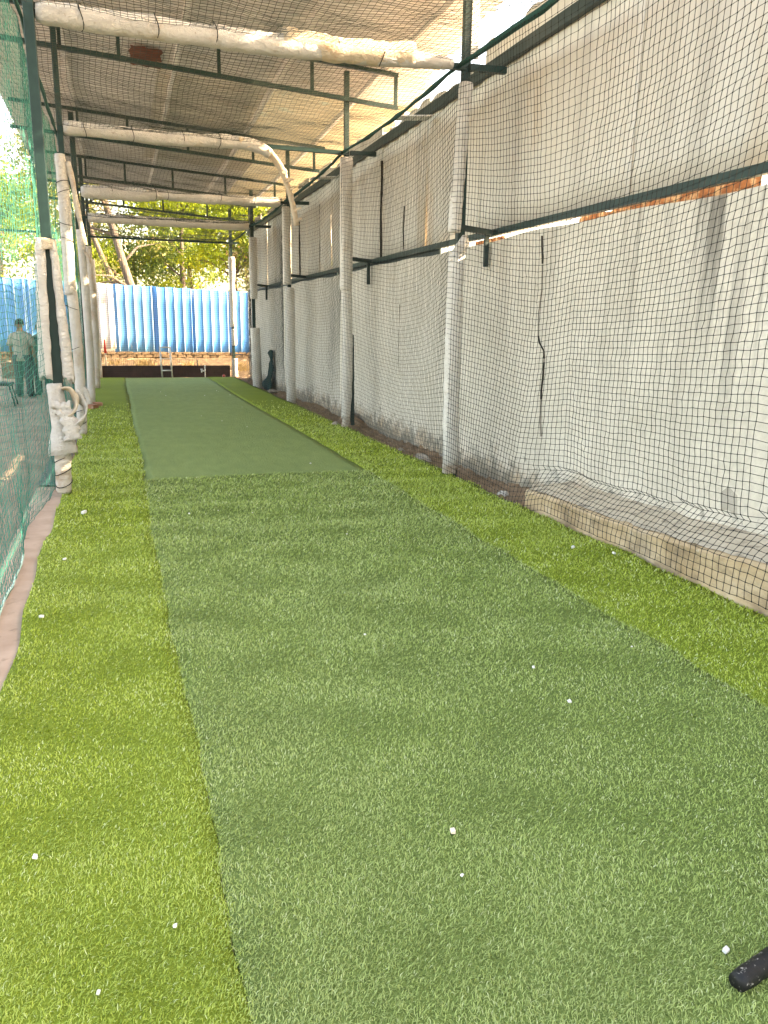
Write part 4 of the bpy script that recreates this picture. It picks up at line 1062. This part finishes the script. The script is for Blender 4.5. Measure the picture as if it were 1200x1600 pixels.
    for j in range(7):
        e = -.15+j*(math.pi/2+.15)/6
        for i in range(n):
            a = 2*math.pi*i/n; fr = 1.0 if math.sin(a) > -.55 else (.3 if j < 3 else 1.0)
            V.append((k*(.098*math.cos(e)*math.cos(a)), k*(.012+.112*math.cos(e)*math.sin(a)), k*(1.615+.105*math.sin(e)+(0 if math.sin(a) > -.55 else .05*(1-j/6)))))
    F = [(j*n+i, j*n+(i+1) % n, (j+1)*n+(i+1) % n, (j+1)*n+i) for j in range(6) for i in range(n)]
    me = bpy.data.meshes.new('hair'); me.from_pydata(V, [], F); me.materials.append(hair_m)
    q = bpy.data.objects.new('hair', me); C.objects.link(q); q.parent = root
    nm = MB(); nm.add([(0, -.128*k, 1.56*k), (-.016*k, -.098*k, 1.555*k), (.016*k, -.098*k, 1.555*k), (0, -.10*k, 1.605*k)], [(0, 1, 3), (0, 3, 2), (0, 2, 1)])
    me = bpy.data.meshes.new('nose'); me.from_pydata(nm.v, [], nm.f); me.materials.append(skin_m); q = bpy.data.objects.new('nose', me); C.objects.link(q); q.parent = root
    for s in (-1, 1):
        e = MB(); e.box(s*.034*k-.012*k, s*.034*k+.012*k, -.097*k, -.088*k, 1.598*k, 1.608*k)
        me = bpy.data.meshes.new('eye'); me.from_pydata(e.v, [], e.f); me.materials.append(hair_m); q = bpy.data.objects.new('eye', me); C.objects.link(q); q.parent = root
        e = MB(); e.box(s*.088*k-.008*k, s*.088*k+.008*k, -.005*k, .035*k, 1.565*k, 1.625*k)
        me = bpy.data.meshes.new('ear'); me.from_pydata(e.v, [], e.f); me.materials.append(skin_m); q = bpy.data.objects.new('ear', me); C.objects.link(q); q.parent = root
    e = MB(); e.box(-.022*k, .022*k, -.108*k, -.098*k, 1.527*k, 1.534*k)
    me = bpy.data.meshes.new('mouth'); me.from_pydata(e.v, [], e.f); me.materials.append(M['redpaint']); q = bpy.data.objects.new('mouth', me); C.objects.link(q); q.parent = root
    for s in (-1, 1):
        sh = MB(); V = []
        sh.tube([(s*.12*k, .07*k, .045*k), (s*.125*k, -.02*k, .05*k), (s*.135*k, -.12*k, .04*k), (s*.14*k, -.18*k, .03*k)], [.045*k, .05*k, .048*k, .03*k], 10, True, 0, 0, .85)
        me = bpy.data.meshes.new('shoe'); me.from_pydata(sh.v, [], sh.f); me.materials.append(M['rubber']); q = bpy.data.objects.new('shoe', me); C.objects.link(q); q.parent = root
    return root
cl_beige = M_simple('beige_cotton', (.25, .23, .19), (.32, .30, .25), 12, .9, .3, .01)
cl_grey = M_simple('charcoal_cotton', (.035, .05, .05), (.06, .075, .075), 12, .9, .3, .01)
cl_blue = M_simple('dark_teal_cotton', (.03, .065, .07), (.05, .09, .095), 12, .9, .3, .01)
person(-1.83, 18.0, -.10, 1.56, math.radians(165), cl_beige, cl_grey, 'person in a loose beige shirt and dark trousers standing behind the teal net', seed=1)
person(-1.50, 18.35, -.10, 1.48, math.radians(200), cl_blue, cl_grey, 'shorter person in dark teal clothes standing half behind the beige shirt', seed=2)

# ------------------------------------------------------------------ small things
nb = MB(); rs = np.random.default_rng(5)      # torn sheet of dark netting against the wall
zs_ = np.linspace(-.08, .85, 15); L_ = [.56, .52, .46, .40, .30, .24, .20, .17, .13, .16, .12, .09, .17, .2, .12]
P = np.zeros((15, 6, 3))
for i, zq in enumerate(zs_):
    for j in range(6):
        P[i, j] = (3.44+.02*math.sin(j*2+i)-.10*(1-i/14)**3, 18.45+.1*i/14+L_[i]*2.2*(j/5)+rs.uniform(-.03, .03), zq)
nb.grid(P); o = nb.build('net_bundle', M_simple('dark_teal_netting', (.006, .035, .035), (.015, .06, .058), 30, .9, .5, .02), smooth=True)
o.modifiers.new('t', 'SOLIDIFY').thickness = .03
tag(o, 'dark teal bundle of torn netting slumped against the wall by the far posts', 'netting')

def rock(name, c, s, mat, label, cat, seed, group=None):
    rs = np.random.default_rng(seed); vs = []; fs = []; n, k = 8, 5
    for j in range(1, k):
        for i in range(n):
            q = rs.uniform(.75, 1.15); vs.append((c[0]+s[0]*q*math.sin(math.pi*j/k)*math.cos(2*math.pi*i/n), c[1]+s[1]*q*math.sin(math.pi*j/k)*math.sin(2*math.pi*i/n), c[2]+s[2]*q*math.cos(math.pi*j/k)))
    for j in range(k-2):
        for i in range(n): fs.append((j*n+i, (j+1)*n+i, (j+1)*n+(i+1) % n, j*n+(i+1) % n))
    vs += [(c[0], c[1], c[2]+s[2]), (c[0], c[1], c[2]-s[2])]; t = len(vs)-2
    for i in range(n): fs.append((t, i, (i+1) % n)); fs.append((t+1, (k-2)*n+(i+1) % n, (k-2)*n+i))
    return tag(MB().add(vs, fs).build(name, mat), label, cat, group)
GS = 'stones in the dirt along the wall'
rock('stone', (3.26, 8.35, -.04), (.07, .20, .05), M['stone'], 'flat pale stone lying in the dirt between the first and second wall posts', 'stone', 1, GS)
rock('stone', (3.22, 9.0, -.05), (.05, .07, .04), M['stone'], 'small stone in the dirt just past the flat pale stone', 'stone', 2, GS)
rock('stone', (3.14, 7.55, -.04), (.04, .05, .04), M['stone'], 'small lump of rubble behind the foot of the nearest wall post', 'stone', 3, GS)
rock('stone', (3.24, 6.3, -.05), (.06, .06, .04), M['wrap'], 'white lump of foam or plaster in the dirt near the ledge end', 'stone', 4, GS)
rock('stone', (3.0, 11.25, .02), (.06, .07, .035), M['stone'], 'pale lump at the foot of the second wall post', 'stone', 5, GS)
rock('stone', (3.25, 17.6, -.02), (.12, .25, .05), M['stone'], 'whitish rubble under the torn netting bundle', 'stone', 6, GS)
rock('dirt_heap', (3.36, 11.85, -.02), (.13, .33, .16), M['dirt'], 'small brown heap of earth beside the second wall post', 'dirt heap', 7)
def brick(x, y, rz, label, z=.03):
    o = MB().box(-.115, .115, -.055, .055, -.036, .036).build('brick', M['brick'], bevel=.006); o.location = (x, y, z); o.rotation_euler = (.06, .05, rz)
    tag(o, label, 'brick', 'loose bricks by the net-side posts')
brick(-.60, 9.5, .7, 'red-brown brick lying between the first two net-side posts', .035)
brick(-.64, 9.95, -.3, 'broken brick just beyond the red-brown one', .03)
brick(-.40, 14.7, .3, 'reddish brick at the foot of the third net-side post', .035)
brick(-.43, 14.3, 1.2, 'dusty brick lying before the reddish one at the third net-side post', .035)

# foam crumbs on the turf
GC = 'white foam crumbs on the turf'
def crumb(x, y, s, label, seed, mat=None, z=.022):
    rs = np.random.default_rng(seed); b = MB(); q = s*rs.uniform(.75, 1.2, (8, 3))
    c = [(-1,-1,-1),(1,-1,-1),(1,1,-1),(-1,1,-1),(-1,-1,1),(1,-1,1),(1,1,1),(-1,1,1)]
    b.add([(c[i][0]*q[i, 0], c[i][1]*q[i, 1]*.75, c[i][2]*q[i, 2]*.6) for i in range(8)], [(0,3,2,1),(4,5,6,7),(0,1,5,4),(1,2,6,5),(2,3,7,6),(3,0,4,7)])
    o = b.build('foam_crumb', mat or M['foamchip'], bevel=s*.25); o.location = (x, y, z+s*.05); o.rotation_euler = (rs.uniform(-.4, .4), rs.uniform(-.4, .4), rs.uniform(0, 3))
    return tag(o, label, 'foam crumb', GC)
crumb(-.287, 2.05, .0085, 'largest white foam crumb, on the near light strip beside the open-side net', 1)
crumb(.052, 1.68, .006, 'round white crumb on the near light strip close to the dark mat', 2)
crumb(-.118, 1.53, .0055, 'white crumb at the bottom edge of the photo on the light strip', 3)
crumb(.83, 1.82, .0085, 'cream coloured flat chip in the middle of the near dark mat', 4, M_simple('cream_chip', (.72, .6, .46), (.8, .68, .54), 30, .8, 0))
crumb(.78, 1.64, .005, 'tiny white crumb just nearer than the cream chip', 5)
crumb(1.26, 1.22, .0085, 'bluish white crumb beside the black gripped handle', 6)
crumb(1.58, 2.43, .008, 'white crumb on the dark mat toward the wall', 7)
crumb(1.60, 2.75, .007, 'second white crumb on the dark mat toward the wall', 8)
crumb(-.42, 3.95, .012, 'white scrap on the light strip near the loose net hem', 9, z=.028)
crumb(-.30, 6.2, .018, 'greyish scrap on the light strip ahead of the torn post', 10, z=.03)
crumb(-.37, 4.95, .010, 'pale scrap halfway along the near light strip', 11, z=.028)
crumb(2.77, 4.35, .012, 'white crumb at the turf edge under the ledge', 12, z=.028)
crumb(2.95, 4.15, .011, 'second white crumb at the turf edge under the ledge', 13, z=.028)
rs = np.random.default_rng(9)
for i in range(11):
    y = rs.uniform(8, 19); x = rs.uniform(.3, 2.2)
    crumb(x, y, rs.uniform(.004, .009), 'tiny white crumb scattered on the smooth far mat', 100+i, z=.004)
for i in range(6):
    y = rs.uniform(2.2, 7); x = rs.uniform(.3, 2.2)
    crumb(x, y, rs.uniform(.004, .007), 'tiny pale speck scattered on the near dark mat', 140+i, z=.03)

# black gripped handle at the lower edge of the picture
bt = empty('bat', (1.22, 1.15, .04), 'black rubber-gripped handle end with worn flecks lying at the lower right edge of the turf', 'bat')
a0 = Vector((1.205, 1.125, .034)); dv = Vector((.95, .22, .03)).normalized()
pts = [a0+dv*(.30*i/14) for i in range(15)]
MB().tube(pts, [.0205]+[.0225+.0012*(i % 2) for i in range(14)], 14, True, .02, 8).build('grip', M['rubber'], bt, smooth=True)
q0 = a0+dv*.30; sd_ = Vector((-dv.y, dv.x, 0)).normalized()
bl = MB(); V = []
for t_, w_, h_ in ((0, .02, .02), (.05, .045, .03), (.1, .054, .036), (.5, .054, .05), (.56, .045, .03)):
    c_ = q0+dv*t_
    V += [c_-sd_*w_+Vector((0, 0, -.02)), c_+sd_*w_+Vector((0, 0, -.02)), c_+sd_*w_*.9+Vector((0, 0, h_*.3)), c_+Vector((0, 0, h_*.6)), c_-sd_*w_*.9+Vector((0, 0, h_*.3))]
F = [(j*5+i, j*5+(i+1) % 5, (j+1)*5+(i+1) % 5, (j+1)*5+i) for j in range(4) for i in range(5)]+[(4, 3, 2, 1, 0), (20, 21, 22, 23, 24)]
bl.add(V, F); bl.build('blade', M['wood'], bt, bevel=.004)
